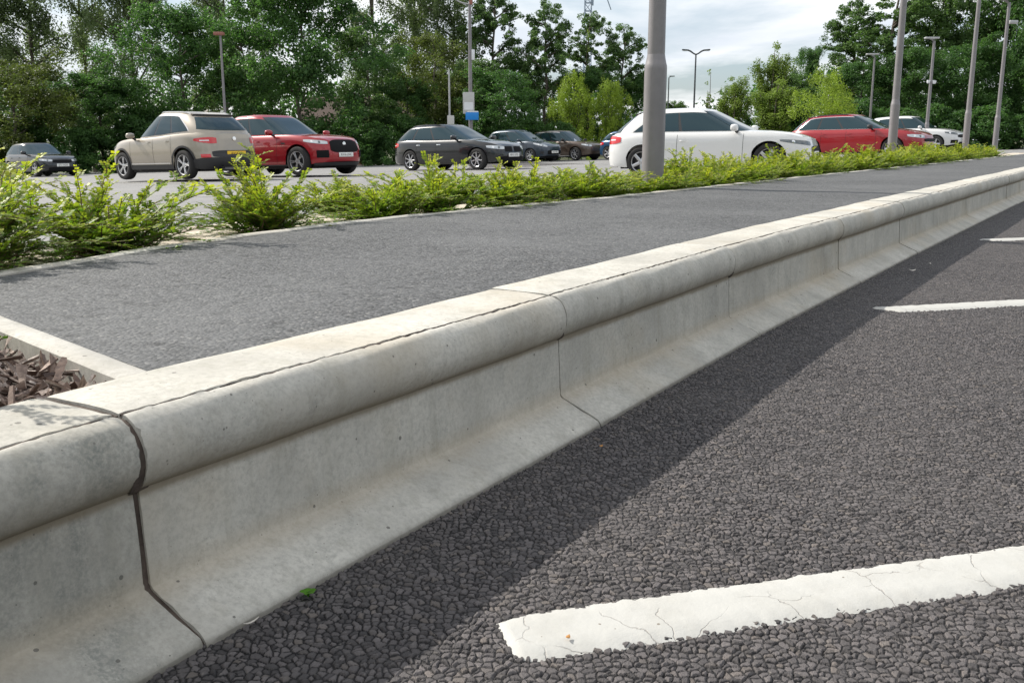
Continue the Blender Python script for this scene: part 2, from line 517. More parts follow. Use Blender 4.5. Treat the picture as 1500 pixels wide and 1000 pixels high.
M = dict(
    road=mat_road(),
    path=mat_asphalt('path_asphalt', (0.028, 0.029, 0.030), (0.126, 0.128, 0.131)),
    lot=mat_asphalt('car_park_asphalt', (0.16, 0.16, 0.16), (0.235, 0.233, 0.23), 90.0, 0.003, (0.30, 0.29, 0.28)),
    line=mat_line(),
    bed=mat_bed(),
    edging=mat_concrete('edging_concrete', (0.50, 0.48, 0.44), 0.2, 3.0),
    ground=mat_noise('woodland_floor', (0.045, 0.05, 0.02), (0.09, 0.10, 0.035), 0.8, bump=0.05),
    soil=mat_noise('soil', (0.035, 0.025, 0.02), (0.10, 0.075, 0.06), 30.0, bump=0.01),
    chip=mat_bark_chip(),
    brick=mat_brick(),
    glass=mat_glass(),
    steel=simple('grey_column_paint', (0.235, 0.222, 0.228), 0.42, 0.25, var=0.14),
    dark_steel=simple('dark_column_paint', (0.10, 0.11, 0.115), 0.45, 0.3, var=0.2),
    galv=simple('galvanised_steel', (0.46, 0.46, 0.46), 0.42, 0.5, var=0.2),
    lens=simple('lamp_lens', (0.72, 0.74, 0.76), 0.15),
    black=simple('black_plastic', (0.022, 0.022, 0.024), 0.55),
    under=simple('underbody_black', (0.010, 0.010, 0.010), 0.9),
    gloss=simple('gloss_black', (0.012, 0.012, 0.014), 0.12, coat=0.6),
    rubber=simple('tyre_rubber', (0.022, 0.021, 0.021), 0.85),
    alloy=simple('alloy_wheel', (0.55, 0.55, 0.56), 0.28, 0.85),
    chrome=simple('chrome', (0.78, 0.78, 0.78), 0.12, 1.0),
    grille=simple('grille_black', (0.006, 0.006, 0.007), 0.7, spec=0.2),
    redlens=simple('red_lamp_lens', (0.55, 0.012, 0.018), 0.12, coat=1.0),
    clear=simple('headlamp_lens', (0.50, 0.53, 0.55), 0.1, 0.55, coat=1.0),
    cleardark=simple('headlamp_dark_lens', (0.12, 0.135, 0.145), 0.08, 0.5, coat=1.0),
    seam=simple('door_gap', (0.012, 0.012, 0.012), 0.8),
    plate_y=simple('yellow_plate', (0.85, 0.52, 0.02), 0.4),
    plate_w=simple('white_plate', (0.78, 0.78, 0.75), 0.4),
    blue=simple('blue_sign_paint', (0.012, 0.22, 0.62), 0.4),
    panel=simple('pale_grey_panel', (0.50, 0.50, 0.48), 0.5, var=0.1),
    rust=simple('red_brown_lamp', (0.28, 0.11, 0.08), 0.5),
    bark=mat_noise('tree_bark', (0.055, 0.045, 0.035), (0.15, 0.125, 0.10), 6.0, bump=0.03),
    twig=mat_noise('shrub_twig', (0.09, 0.055, 0.032), (0.17, 0.105, 0.06), 60.0, bump=0.001),
    leaf_dark=foliage('leaf_dark', (0.036, 0.096, 0.030), (0.096, 0.190, 0.052)),
    leaf_mid=foliage('leaf_mid', (0.055, 0.115, 0.042), (0.135, 0.222, 0.072)),
    leaf_olive=foliage('leaf_olive', (0.070, 0.100, 0.024), (0.135, 0.168, 0.042)),
    leaf_airy=foliage('leaf_airy', (0.105, 0.155, 0.075), (0.20, 0.26, 0.125)),
    leaf_lime=foliage('leaf_lime', (0.165, 0.25, 0.030), (0.32, 0.415, 0.055), trans=0.4),
    leaf_willow=foliage('leaf_willow', (0.115, 0.185, 0.032), (0.235, 0.315, 0.066), trans=0.4),
    leaf_shrub=foliage('leaf_shrub', (0.045, 0.125, 0.016), (0.120, 0.235, 0.030), young=(0.66, 0.66, 0.042), trans=0.45, rough=0.52),
    weed=foliage('leaf_weed', (0.10, 0.28, 0.02), (0.13, 0.33, 0.03)),
    dry=simple('dry_leaf', (0.40, 0.19, 0.05), 0.7),
    pale_bit=simple('pale_litter', (0.6, 0.56, 0.5), 0.7),
)

# ------------------------------------------------------------------ the lie of the land
# kerb toe line: joints read off the kerb, then carried on
J = [Vector((-0.332, 0.952)), Vector((0.174, 1.775)), Vector((0.698, 2.637)), Vector((1.352, 3.664)), Vector((1.975, 4.640))]
_d = Vector((0.5455, 0.838)).normalized()
while J[-1].y < 13.5:
    J.append(J[-1] + _d * 1.08)
_d0 = Vector((math.sin(R(29.3)), math.cos(R(29.3))))
J = [J[0] - _d0 * 1.0] + J                     # the unit that runs out of the picture
NU = len(J) - 1


def toe_at(s):
    """point and left-hand normal on the toe line, s = arc length from J[1]"""
    if s < 0:
        d = (J[1] - J[0]).normalized()
        return J[1] + d * s, Vector((-d.y, d.x))
    i = 1
    while i < NU - 1 and s > (J[i + 1] - J[i]).length:
        s -= (J[i + 1] - J[i]).length
        i += 1
    d = (J[i + 1] - J[i]).normalized()
    return J[i] + d * s, Vector((-d.y, d.x))


PE = [Vector((-1.75, 0.9)), Vector((-1.36, 1.55)), Vector((-1.13, 2.152)), Vector((-0.876, 2.921)), Vector((-0.407, 3.79)), Vector((0.20, 4.62)), Vector((0.72, 5.36)), Vector((1.60, 6.70)), Vector((2.60, 8.22)),
      Vector((4.90, 11.65)), Vector((8.20, 16.6)), Vector((13.6, 24.9))]   # far edge of the path


def pe_at(t):
    """Catmull-Rom through PE, t in knots"""
    t = max(0.0, min(len(PE) - 1.001, t))
    i = int(t)
    u = t - i
    p0, p1, p2, p3 = PE[max(i - 1, 0)], PE[i], PE[i + 1], PE[min(i + 2, len(PE) - 1)]
    return 0.5 * ((2 * p1) + (p2 - p0) * u + (2 * p0 - 5 * p1 + 4 * p2 - p3) * u * u + (3 * p1 - p0 - 3 * p2 + p3) * u ** 3)


_pe_ts = np.linspace(0, len(PE) - 1.001, 900)
_pe_pts = np.array([pe_at(t)[:] for t in _pe_ts])
_pe_s = np.concatenate([[0], np.cumsum(np.hypot(*np.diff(_pe_pts, axis=0).T))])


def pe_s(s):
    x = float(np.interp(s, _pe_s, _pe_pts[:, 0]))
    y = float(np.interp(s, _pe_s, _pe_pts[:, 1]))
    x2 = float(np.interp(s + 0.05, _pe_s, _pe_pts[:, 0]))
    y2 = float(np.interp(s + 0.05, _pe_s, _pe_pts[:, 1]))
    d = Vector((x2 - x, y2 - y)).normalized()
    return Vector((x, y)), Vector((-d.y, d.x))


PATH_Z = 0.241
RES = [(-8.5, 24.6, 0.02), (4.3, 21.0, -0.085), (11.4, 32.0, 0.02), (18.5, 45.0, 0.0), (-21.0, 43.0, -0.0), (1, 51, -0.02)]


def lot_z(x, y):
    xc = np.clip(x, -34, 40)
    yc = np.clip(y, 0, 75)
    z = 0.0228 + 0.0261 * xc - 0.0121 * yc
    for a, b, r in RES:
        z = z + r * np.exp(-((x - a) ** 2 + (y - b) ** 2) / (2 * 4.5 ** 2))
    return z


# ------------------------------------------------------------------ ground sheets
def sheet(name, xs, ys, zf, mat):
    X, Y = np.meshgrid(xs, ys)
    V = np.stack([X, Y, zf(X, Y)], -1).reshape(-1, 3)
    w = len(xs)
    i, j = np.meshgrid(np.arange(w - 1), np.arange(len(ys) - 1))
    a = (j * w + i).ravel()
    o = link(name, np_mesh(name, V, np.stack([a, a + 1, a + w + 1, a + w], -1), mat))
    return tag(o, kind='structure')


sheet('ground', np.concatenate([np.linspace(-900, -60, 10), np.linspace(-50, 60, 40), np.linspace(75, 900, 10)]),
      np.concatenate([np.linspace(-200, 0, 5), np.linspace(3, 90, 40), np.linspace(110, 1500, 12)]),
      lambda x, y: lot_z(x, y) - 0.16 + 0 * x, M['ground'])


def strip(name, sA, rows, mat, s0, s1, ds):
    """sheet laid along the far edge of the path: rows = (offset from the edge, z or None for lot level + dz)"""
    n = int((s1 - s0) / ds)
    V = []
    for k in range(n + 1):
        p, nn = pe_s(s0 + (s1 - s0) * k / n)
        for off, z, dz in rows:
            q = p + nn * off
            V.append((q.x, q.y, (float(lot_z(q.x, q.y)) if z is None else z) + dz))
    w = len(rows)
    i, j = np.meshgrid(np.arange(w - 1), np.arange(n))
    a = (j * w + i).ravel()
    o = link(name, np_mesh(name, V, np.stack([a, a + 1, a + w + 1, a + w], -1)[:, ::-1], mat))
    return tag(o, kind='structure')


def build_car_park():
    # asphalt from the bed's outer kerb to the wood
    s0, s1 = 0.0, _pe_s[-1]
    n = 120
    offs = [1.95, 2.6, 3.5, 5, 7, 9, 12, 15, 18, 22, 26, 30, 35, 40, 46, 52, 60]
    strip('car_park', None, [(o, None, 0.0) for o in offs], M['lot'], s0 + 0.01, s1 - 0.06, 0.25)


# wide asphalt beyond the strip ends, a shade lower
sheet('car_park_apron', np.linspace(-60, 60, 60), np.linspace(9, 58, 40), lambda x, y: lot_z(x, y) - 0.02, M['lot'])
build_car_park()
strip('planting_bed', None, [(0.045, 0.20, 0), (0.3, 0.215, 0), (0.7, 0.21, 0), (1.1, 0.16, 0), (1.5, None, 0.10), (1.85, None, 0.07)], M['bed'], 0.01, _pe_s[-1] - 0.06, 0.12)


def edging_run(name, off0, off1, z_top, z_bot, mat, ds=0.12):
    def zz(q, z):
        return z if z_top > 0.15 else float(lot_z(q.x, q.y)) + z
    V, n = [], int((_pe_s[-1] - 0.1) / ds)
    for k in range(n + 1):
        p, nn = pe_s(0.01 + k * ds)
        a, b = p + nn * off0, p + nn * off1
        jz = 0.0015 * math.sin(k * 1.7) + 0.001 * math.sin(k * 0.6)
        V += [(a.x, a.y, zz(a, z_bot)), (a.x, a.y, zz(a, z_top) + jz - 0.004), (*(a + nn * 0.006), zz(a, z_top) + jz),
              (*(b - nn * 0.006), zz(b, z_top) + jz), (b.x, b.y, zz(b, z_top) + jz - 0.004), (b.x, b.y, zz(b, z_bot))]
    i, j = np.meshgrid(np.arange(5), np.arange(n))
    a = (j * 6 + i).ravel()
    me = np_mesh(name, V, np.stack([a, a + 1, a + 7, a + 6], -1)[:, ::-1], mat)
    me.set_sharp_from_angle(angle=R(50))
    return tag(link(name, me), kind='structure')


edging_run('path_edging', 0.0, 0.045, PATH_Z + 0.006, 0.12, M['edging'])
edging_run('bed_kerb', 1.80, 1.95, 0.11, -0.1, M['edging'], 0.3)


# ---- path surface between kerb back and its far edge
# a cross edging of concrete cuts it off from the bark mulch at the left
E_OUT = [Vector((-0.462, 1.2035)), Vector((-0.884, 1.625)), Vector((-1.40, 2.135))]   # path side of the edging


def build_path():
    S = np.concatenate([np.arange(0.0, 4.0, 0.035), np.arange(4.0, 26.0, 0.12)])
    nv = 40
    V = []
    for s in S:
        p, nn = toe_at(float(s) + 0.27)
        a = p + nn * 0.225
        # matching point on far edge: nearest along the normal
        rel = _pe_pts - np.array(a[:])
        al = rel @ np.array((nn.y, -nn.x))
        pd = rel @ np.array(nn[:])
        k = int(np.argmin(np.abs(al) + (pd < 0) * 99))
        w = float(pd[k]) if abs(al[k]) < 0.1 else 1.15
        for j in range(nv + 1):
            q = a + nn * (w + 0.01) * (j / nv)
            z = PATH_Z + 0.0035 * math.sin(q.x * 5.1 + q.y * 1.3) * math.sin(q.y * 4.3) - (0.006 if j == 0 else 0)
            V.append((q.x, q.y, z))
    # the near end: a wedge up to the cross edging
    w = nv + 1
    i, j = np.meshgrid(np.arange(nv), np.arange(len(S) - 1))
    a = (j * w + i).ravel()
    tag(link('footpath', np_mesh('footpath', V, np.stack([a, a + 1, a + w + 1, a + w], -1)[:, ::-1], M['path'])), kind='structure')
    first = [Vector(V[k][:2]) for k in range(w)]
    edge = [E_OUT[0], E_OUT[1], E_OUT[2]]
    L = [0, (edge[1] - edge[0]).length]
    L.append(L[1] + (edge[2] - edge[1]).length)
    W2 = []
    nr = 24
    for k in range(w):
        t = k / nv * L[2]
        e = edge[0].lerp(edge[1], t / L[1]) if t < L[1] else edge[1].lerp(edge[2], (t - L[1]) / (L[2] - L[1]))
        for r in range(nr + 1):
            q = e.lerp(first[k], r / nr)
            W2.append((q.x, q.y, PATH_Z + (0.0035 * math.sin(q.x * 5.1 + q.y * 1.3) * math.sin(q.y * 4.3)) - (0.006 if k == 0 else 0)))
    i, j = np.meshgrid(np.arange(nr), np.arange(nv))
    a = (j * (nr + 1) + i).ravel()
    q4 = np.stack([a, a + 1, a + nr + 2, a + nr + 1], -1)
    tag(link('footpath_end', np_mesh('footpath_end', W2, q4, M['path'])), kind='structure')


build_path()


# ---- road: real stones near the camera, a plain sheet further off
def build_road():
    th = np.arange(R(-31), R(33), 0.00150)
    r = np.exp(np.arange(math.log(0.74), math.log(13.0), 0.0026))
    T, RR = np.meshgrid(th, r)
    X, Y = RR * np.sin(T), RR * np.cos(T)
    # keep the side of the kerb's toe that is the road
    jn = np.array([j[:] for j in J])
    side = np.full(X.shape, -9.0)
    for k in range(NU):
        d = jn[k + 1] - jn[k]
        L = np.hypot(*d)
        d /= L
        rel_x, rel_y = X - jn[k, 0], Y - jn[k, 1]
        al = rel_x * d[0] + rel_y * d[1]
        s = rel_x * d[1] - rel_y * d[0]
        m = (al >= (-9 if k == 0 else -0.02)) & (al <= (99 if k == NU - 1 else L + 0.02))
        side = np.where(m, np.maximum(side, s), side)
    keep = side > -0.03
    w = len(th)
    i, j = np.meshgrid(np.arange(w - 1), np.arange(len(r) - 1))
    q = keep[:-1, :-1] & keep[1:, :-1] & keep[:-1, 1:] & keep[1:, 1:]
    a = (j * w + i)[q]
    quads = np.stack([a, a + 1, a + w + 1, a + w], -1)
    used = np.unique(quads)
    remap = np.zeros(w * len(r), dtype=np.int32)
    remap[used] = np.arange(len(used))
    V = np.stack([X.ravel(), Y.ravel(), np.zeros(X.size)], -1)[used]
    o = link('road', np_mesh('road', V, remap[quads], M['road']))
    tag(o, kind='structure')
    sheet('road_beyond', np.linspace(-1.5, 60, 80), np.linspace(-12, 40, 60), lambda x, y: np.where(x * 0.838 - y * 0.5455 > -0.95, -0.010, -0.4), M['road_far'])


M['road_far'] = mat_asphalt('road_asphalt_far', (0.045, 0.041, 0.043), (0.095, 0.087, 0.087), 92.0, 0.004, (0.14, 0.128, 0.12))
build_road()

# ---- painted bay lines
LD = Vector((0.9625, 0.2713)).normalized()
LN = Vector((-LD.y, LD.x))


def bay_line(name, o, w, length, taper, label, kstep=0.006):
    """o = near corner of the end, line runs along LD; ragged outline over the stones"""
    n = int(length / kstep)
    lo, hi = [], []
    ra = rng.normal(0, 1, n + 1)
    rb = rng.normal(0, 1, n + 1)
    ra = np.convolve(ra, [0.25, 0.5, 0.25], 'same') * 0.0026
    rb = np.convolve(rb, [0.25, 0.5, 0.25], 'same') * 0.0026
    for k in range(n + 1):
        s = k / n * length
        a, b = 0.0, w
        if taper == 'round':
            e = max(0, 1 - s / 0.03)
            a, b = 0.007 * e * e, w - 0.013 * e
        elif taper == 'cut':
            b = w
            a = max(0.0, w * (1 - s / 0.07) - 0.03)
        lo.append(o + LD * s + LN * (a + ra[k]))
        hi.append(o + LD * s + LN * (b + rb[k]))
    V = []
    nr = 6
    for k in range(n + 1):
        for r in range(nr + 1):
            q = lo[k].lerp(hi[k], r / nr)
            edge = (r in (0, nr)) or k == 0
            V.append((q.x, q.y, -0.0030 if edge else 0.0030 + 0.0006 * math.sin(q.x * 160) * math.sin(q.y * 140)))
    i, j = np.meshgrid(np.arange(nr), np.arange(n))
    a = (j * (nr + 1) + i).ravel()
    o_ = link(name, np_mesh(name, V, np.stack([a, a + 1, a + nr + 2, a + nr + 1], -1)[:, ::-1], M['line']))
    tag(o_, kind='structure')
    return o_


bay_line('bay_line', Vector((0.006, 0.920)), 0.103, 5.0, 'round', '')
bay_line('bay_line', Vector((1.215, 3.012)), 0.100, 5.0, 'cut', '', 0.01)
bay_line('bay_line', Vector((2.62, 5.22)), 0.100, 5.0, 'cut', '', 0.02)
bay_line('bay_line', Vector((3.98, 7.3)), 0.100, 5.0, 'cut', '', 0.02)


# white bay lines on the far car park
def lot_lines():
    mb = MB()
    bd = Vector((0.72, -0.69)).normalized()         # the way cars stand
    bn = Vector((-bd.y, bd.x))
    for (cx, cy) in ((-8.5, 24.6), (-2, 32), (4.3, 21)):
        for k in range(-8, 14):
            o = Vector((cx, cy)) + bn * (k * 2.45 + 1.25) + bd * 0.3
            if k in (-1, 0, 1) or True:
                for t in range(12):
                    a, b = o + bd * (-2.5 + 5 * t / 12), o + bd * (-2.5 + 5 * (t + 1) / 12)
                    P = [a + bn * 0.06, a - bn * 0.06, b - bn * 0.06, b + bn * 0.06]
                    mb.add([(p.x, p.y, float(lot_z(p.x, p.y)) + 0.006) for p in P], [(0, 1, 2, 3)])
    o = mb.build('car_park_markings', M['line'])
    tag(o, kind='structure')


lot_lines()

# ------------------------------------------------------------------ kerb units
PROF = []


def kerb_profile():
    P = [(-0.258, -0.06), (-0.258, 0.10), (-0.258, 0.236), (-0.2555, 0.2435), (-0.249, 0.2468), (-0.235, 0.2476), (-0.205, 0.2477), (-0.175, 0.2475), (-0.150, 0.2471), (-0.132, 0.2463), (-0.1195, 0.2454), (-0.1178, 0.2395), (-0.1158, 0.2393), (-0.1135, 0.2446)]
    # bullnose, ending in a sharp re-entrant corner with the face
    for k in range(1, 20):
        a = R(90 - 7.55 * k)
        rz = 0.0443 if a > 0 else 0.0475
        P.append((-0.1125 + (0.0360 if a > 0 else 0.0300 + 0.0060 * math.cos(a)) * math.cos(a), 0.2005 + rz * math.sin(a)))
    P += [(-0.0950, 0.1608), (-0.0945, 0.1590), (-0.0940, 0.150), (-0.0930, 0.130), (-0.0918, 0.11), (-0.0905, 0.085), (-0.0895, 0.065), (-0.0889, 0.0535), (-0.0884, 0.0500), (-0.0868, 0.0462), (-0.0835, 0.0436), (-0.079, 0.0416), (-0.070, 0.0378), (-0.055, 0.0315),
          (-0.038, 0.0235), (-0.022, 0.0165), (-0.011, 0.0120), (-0.0045, 0.0080), (-0.0012, 0.0035), (0.0, -0.004), (0.0, -0.03), (0.0, -0.06)]
    return P


PROF = kerb_profile()
ORD = ['first', 'second', 'third', 'fourth', 'fifth', 'sixth', 'seventh', 'eighth', 'ninth', 'tenth', 'eleventh', 'twelfth', 'thirteenth', 'fourteenth', 'fifteenth', 'sixteenth', 'seventeenth', 'eighteenth', 'nineteenth', 'twentieth', 'twenty first', 'twenty second', 'twenty third', 'twenty fourth', 'twenty fifth']


def kerb_unit(i):
    a, b = J[i], J[i + 1]
    d = (b - a)
    L = d.length
    d = d.normalized()
    nrm = Vector((d.y, -d.x))                       # out to the road
    g0, g1 = (0.0010 if i == 1 else 0.0012), (0.0006 if i == 0 else 0.0012)
    n = int((L) / (0.008 if i < 3 else 0.03))
    ph = rng.uniform(0, 9, 6)
    dz, dn = rng.normal(0, 0.0012), rng.normal(0, 0.0012)
    if i == 0:
        dz, dn = -0.001, -0.004
    V = []
    for k in range(n + 1):
        s = g0 + (L - g0 - g1) * k / n
        e = min(s - g0, L - g1 - s)
        arr = max(0.0, 1 - e / 0.006)               # worn arris at the joints
        for j, (o, z) in enumerate(PROF):
            w1 = 0.0006 * math.sin(s * 21 + ph[0] + j) + 0.0008 * math.sin(s * 6.1 + ph[1])
            if 9 < j < 14:
                w1 += 0.0012 * math.sin(s * 130 + ph[2]) * math.sin(s * 47 + ph[3]) + rng.normal(0, 0.00055)
            se = s
            if k in (0, n):                         # rough sawn ends
                se += (1 if k == 0 else -1) * abs(0.0012 * math.sin(j * 1.9 + ph[4]) + rng.normal(0, 0.0009)) * (0.9 if i < 2 else 0.6)
            p = a + d * se + nrm * (o + dn - 0.0016 * arr * (1 if 0 < z else 0)) + nrm * (w1 if 9 < j < 14 else 0)
            V.append((p.x - a.x, p.y - a.y, z + (dz if z > -0.02 else 0) + (w1 if z > 0.02 else 0) - (0.0014 * arr if z > 0.02 else 0)))
    w = len(PROF)
    F = [(k * w + j, k * w + j + 1, (k + 1) * w + j + 1, (k + 1) * w + j) for k in range(n) for j in range(w - 1)]
    F.append(tuple(range(w)))
    F.append(tuple(n * w + j for j in reversed(range(w))))
    mb = MB()
    mb.v, mb.f = V, F
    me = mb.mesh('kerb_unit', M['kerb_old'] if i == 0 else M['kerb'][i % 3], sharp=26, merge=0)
    o = link('kerb_unit', me)
    o.location = (a.x, a.y, 0)
    SV, SF, m = [], [], int(L / 0.006)                 # crumbly dirt lodged in the groove along the top
    rw = np.convolve(rng.normal(0, 1, m + 1), np.ones(5) / 5, 'same')
    rv = np.convolve(rng.normal(0, 1, m + 1), np.ones(3) / 3, 'same')
    for k in range(m + 1):
        p = d * (g0 + (L - g0 - g1) * k / m)
        wd = 0.0026 + 0.0022 * rw[k]
        for o_, z in ((-wd, 0.2420), (0, 0.2452 + 0.0006 * rv[k]), (wd, 0.2420)):
            q = p + nrm * (-0.1166 + dn + o_ + 0.0007 * rv[k])
            SV.append((q.x, q.y, z + dz))
    SF = [(k * 3 + j, k * 3 + j + 1, k * 3 + j + 4, k * 3 + j + 3) for k in range(m) for j in range(2)]
    link('groove_dirt', np_mesh('groove_dirt', SV, SF, M['soil']), o)
    if i == 0:
        lab = 'dark mottled concrete kerb unit cut by the left edge, beside the bark mulch'
    elif i == 1:
        lab = 'long pale bullnosed kerb unit in front with a tiny weed at its foot'
    elif i == 2:
        lab = 'pale kerb unit next beyond the large front one, between two clear joints'
    else:
        lab = '%s bullnosed concrete kerb unit along the path, counted from the bark mulch' % ORD[i]
    tag(o, lab, 'kerb stone', 'concrete kerb units along the path')


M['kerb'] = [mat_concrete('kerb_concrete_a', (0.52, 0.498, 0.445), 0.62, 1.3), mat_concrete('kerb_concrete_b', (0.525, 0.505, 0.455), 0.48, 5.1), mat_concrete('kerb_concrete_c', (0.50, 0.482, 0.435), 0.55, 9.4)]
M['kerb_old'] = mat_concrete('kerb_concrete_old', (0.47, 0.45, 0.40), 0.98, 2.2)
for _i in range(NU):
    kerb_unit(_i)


# mortar bed and haunch behind the units: closes the open joints
def kerb_backing():
    mb = MB()
    for i in range(NU):
        a, b = J[i], J[i + 1]
        d = (b - a).normalized()
        nl = Vector((-d.y, d.x))
        rows = [(0.045, -0.05), (0.112, 0.02), (0.125, 0.215), (0.240, 0.222)]
        V = []
        for q in (a - d * 0.01, b + d * 0.01):
            V += [(q.x + nl.x * o, q.y + nl.y * o, z) for o, z in rows]
        mb.add(V, [(k, k + 1, k + 5, k + 4) for k in range(3)])
        if i and i < 99:                               # dirt filling the joint to just below the faces
            V, w = [], len(PROF)
            nr = Vector((d.y, -d.x))
            for q in (a - d * 0.012, a + d * 0.012):
                V += [(q.x + nr.x * (o - 0.006), q.y + nr.y * (o - 0.006), z - (0.005 if z > 0.05 else 0.003)) for o, z in PROF]
            mb.add(V, [(k, k + 1, k + 1 + w, k + w) for k in range(w - 1)])
    tag(mb.build('kerb_bedding', M['soil'], sharp=30), kind='structure')


kerb_backing()


# ------------------------------------------------------------------ cross edging and bark mulch
def cross_edging():
    mb = MB()
    d = (E_OUT[1] - E_OUT[0]).normalized()
    nl = Vector((d.y, -d.x)) * -1                     # towards the mulch (camera-left)
    nl = Vector((-d.y, d.x))
    if nl.y > 0:
        nl = -nl
    a, b = E_OUT[0] - d * 0.0, E_OUT[0] + d * 0.97
    w = 0.046
    prof = [(0, -0.02), (0, PATH_Z + 0.001), (0.005, PATH_Z + 0.0045), (w - 0.005, PATH_Z + 0.0045), (w, PATH_Z + 0.001), (w, 0.0)]
    n = 60
    V = []
    for k in range(n + 1):
        p = a.lerp(b, k / n)
        for o_, z in prof:
            q = p + nl * o_
            V.append((q.x, q.y, z + 0.00015 * math.sin(k * 0.9)))
    W = len(prof)
    F = [(k * W + j, k * W + j + 1, (k + 1) * W + j + 1, (k + 1) * W + j) for k in range(n) for j in range(W - 1)] + [tuple(range(W)), tuple(n * W + j for j in reversed(range(W)))]
    mb.v, mb.f = V, F
    o = mb.build('edging_kerb', M['edging'], merge=0, sharp=50)
    tag(o, 'narrow pale concrete edging between the bark mulch and the asphalt path', 'edging')


cross_edging()


def bark_mulch():
    base = MB()
    base.add([(-0.5, 1.21, 0.206), (-1.0, 0.3, 0.206), (-3.0, 1.0, 0.206), (-1.35, 2.2, 0.206)], [(0, 1, 2, 3)])
    tag(base.build('mulch_bed', M['soil']), kind='structure')
    V, Q = [], []
    poly_a = Vector((-0.545, 1.13))
    n_ch = 0
    kd, kn = _d0, Vector((-_d0.y, _d0.x))
    ed = (E_OUT[1] - E_OUT[0]).normalized()
    while n_ch < 3600:
        x, y = rng.uniform(-1.6, -0.45), rng.uniform(0.55, 1.95)
        p = Vector((x, y))
        if (p - J[1]).dot(kn) < 0.262 - abs(rng.normal(0, 0.012)):
            continue
        if (p - E_OUT[0]).x * ed.y - (p - E_OUT[0]).y * ed.x < -0.0 or True:
            s = (p.x - E_OUT[0].x) * ed.y - (p.y - E_OUT[0].y) * ed.x
            # mulch lies on the camera side of the edging
            mid = (Vector((-1.2, 1.2)) - E_OUT[0])
            ref = mid.x * ed.y - mid.y * ed.x
            if s * (1 if ref > 0 else -1) < 0.066:
                continue
        n_ch += 1
        L, w, t = rng.uniform(0.016, 0.062), rng.uniform(0.0018, 0.0068), rng.uniform(0.0012, 0.0035)
        curl, twist = rng.uniform(-7, 7), rng.normal(0, 0.22)
        eul = Matrix.Rotation(rng.uniform(0, 6.28), 3, 'Z') @ Matrix.Rotation(rng.normal(0, 0.45), 3, 'Y') @ Matrix.Rotation(rng.normal(0, 0.5), 3, 'X')
        c = Vector((x, y, 0.218 + abs(rng.normal(0, 0.013))))
        o = len(V)
        ns = 6
        rag = rng.uniform(0.55, 1.15, (ns + 1, 2))
        for k in range(ns + 1):
            u = (k / ns - 0.5) * L
            wk = w * (0.35 + 0.65 * math.sin(math.pi * (0.12 + 0.76 * k / ns)))
            zc = curl * u * u
            for sgn, zz in ((-1, 0), (1, 0), (1, -t), (-1, -t)):
                V.append(tuple(c + eul @ Vector((u, sgn * wk * rag[k, 0 if sgn < 0 else 1] / 1.0, zc + zz + twist * u * sgn * 0.6))))
        for k in range(ns):
            for e in range(4):
                Q.append((o + k * 4 + e, o + k * 4 + (e + 1) % 4, o + (k + 1) * 4 + (e + 1) % 4, o + (k + 1) * 4 + e))
        Q.append((o, o + 3, o + 2, o + 1))
        Q.append((o + ns * 4, o + ns * 4 + 1, o + ns * 4 + 2, o + ns * 4 + 3))
    me = np_mesh('bark_mulch', V, Q, M['chip'])
    me.set_sharp_from_angle(angle=R(40))
    tag(link('bark_mulch', me), 'brown shredded bark mulch heaped behind the kerb at the left', 'bark mulch', kind='stuff')


bark_mulch()


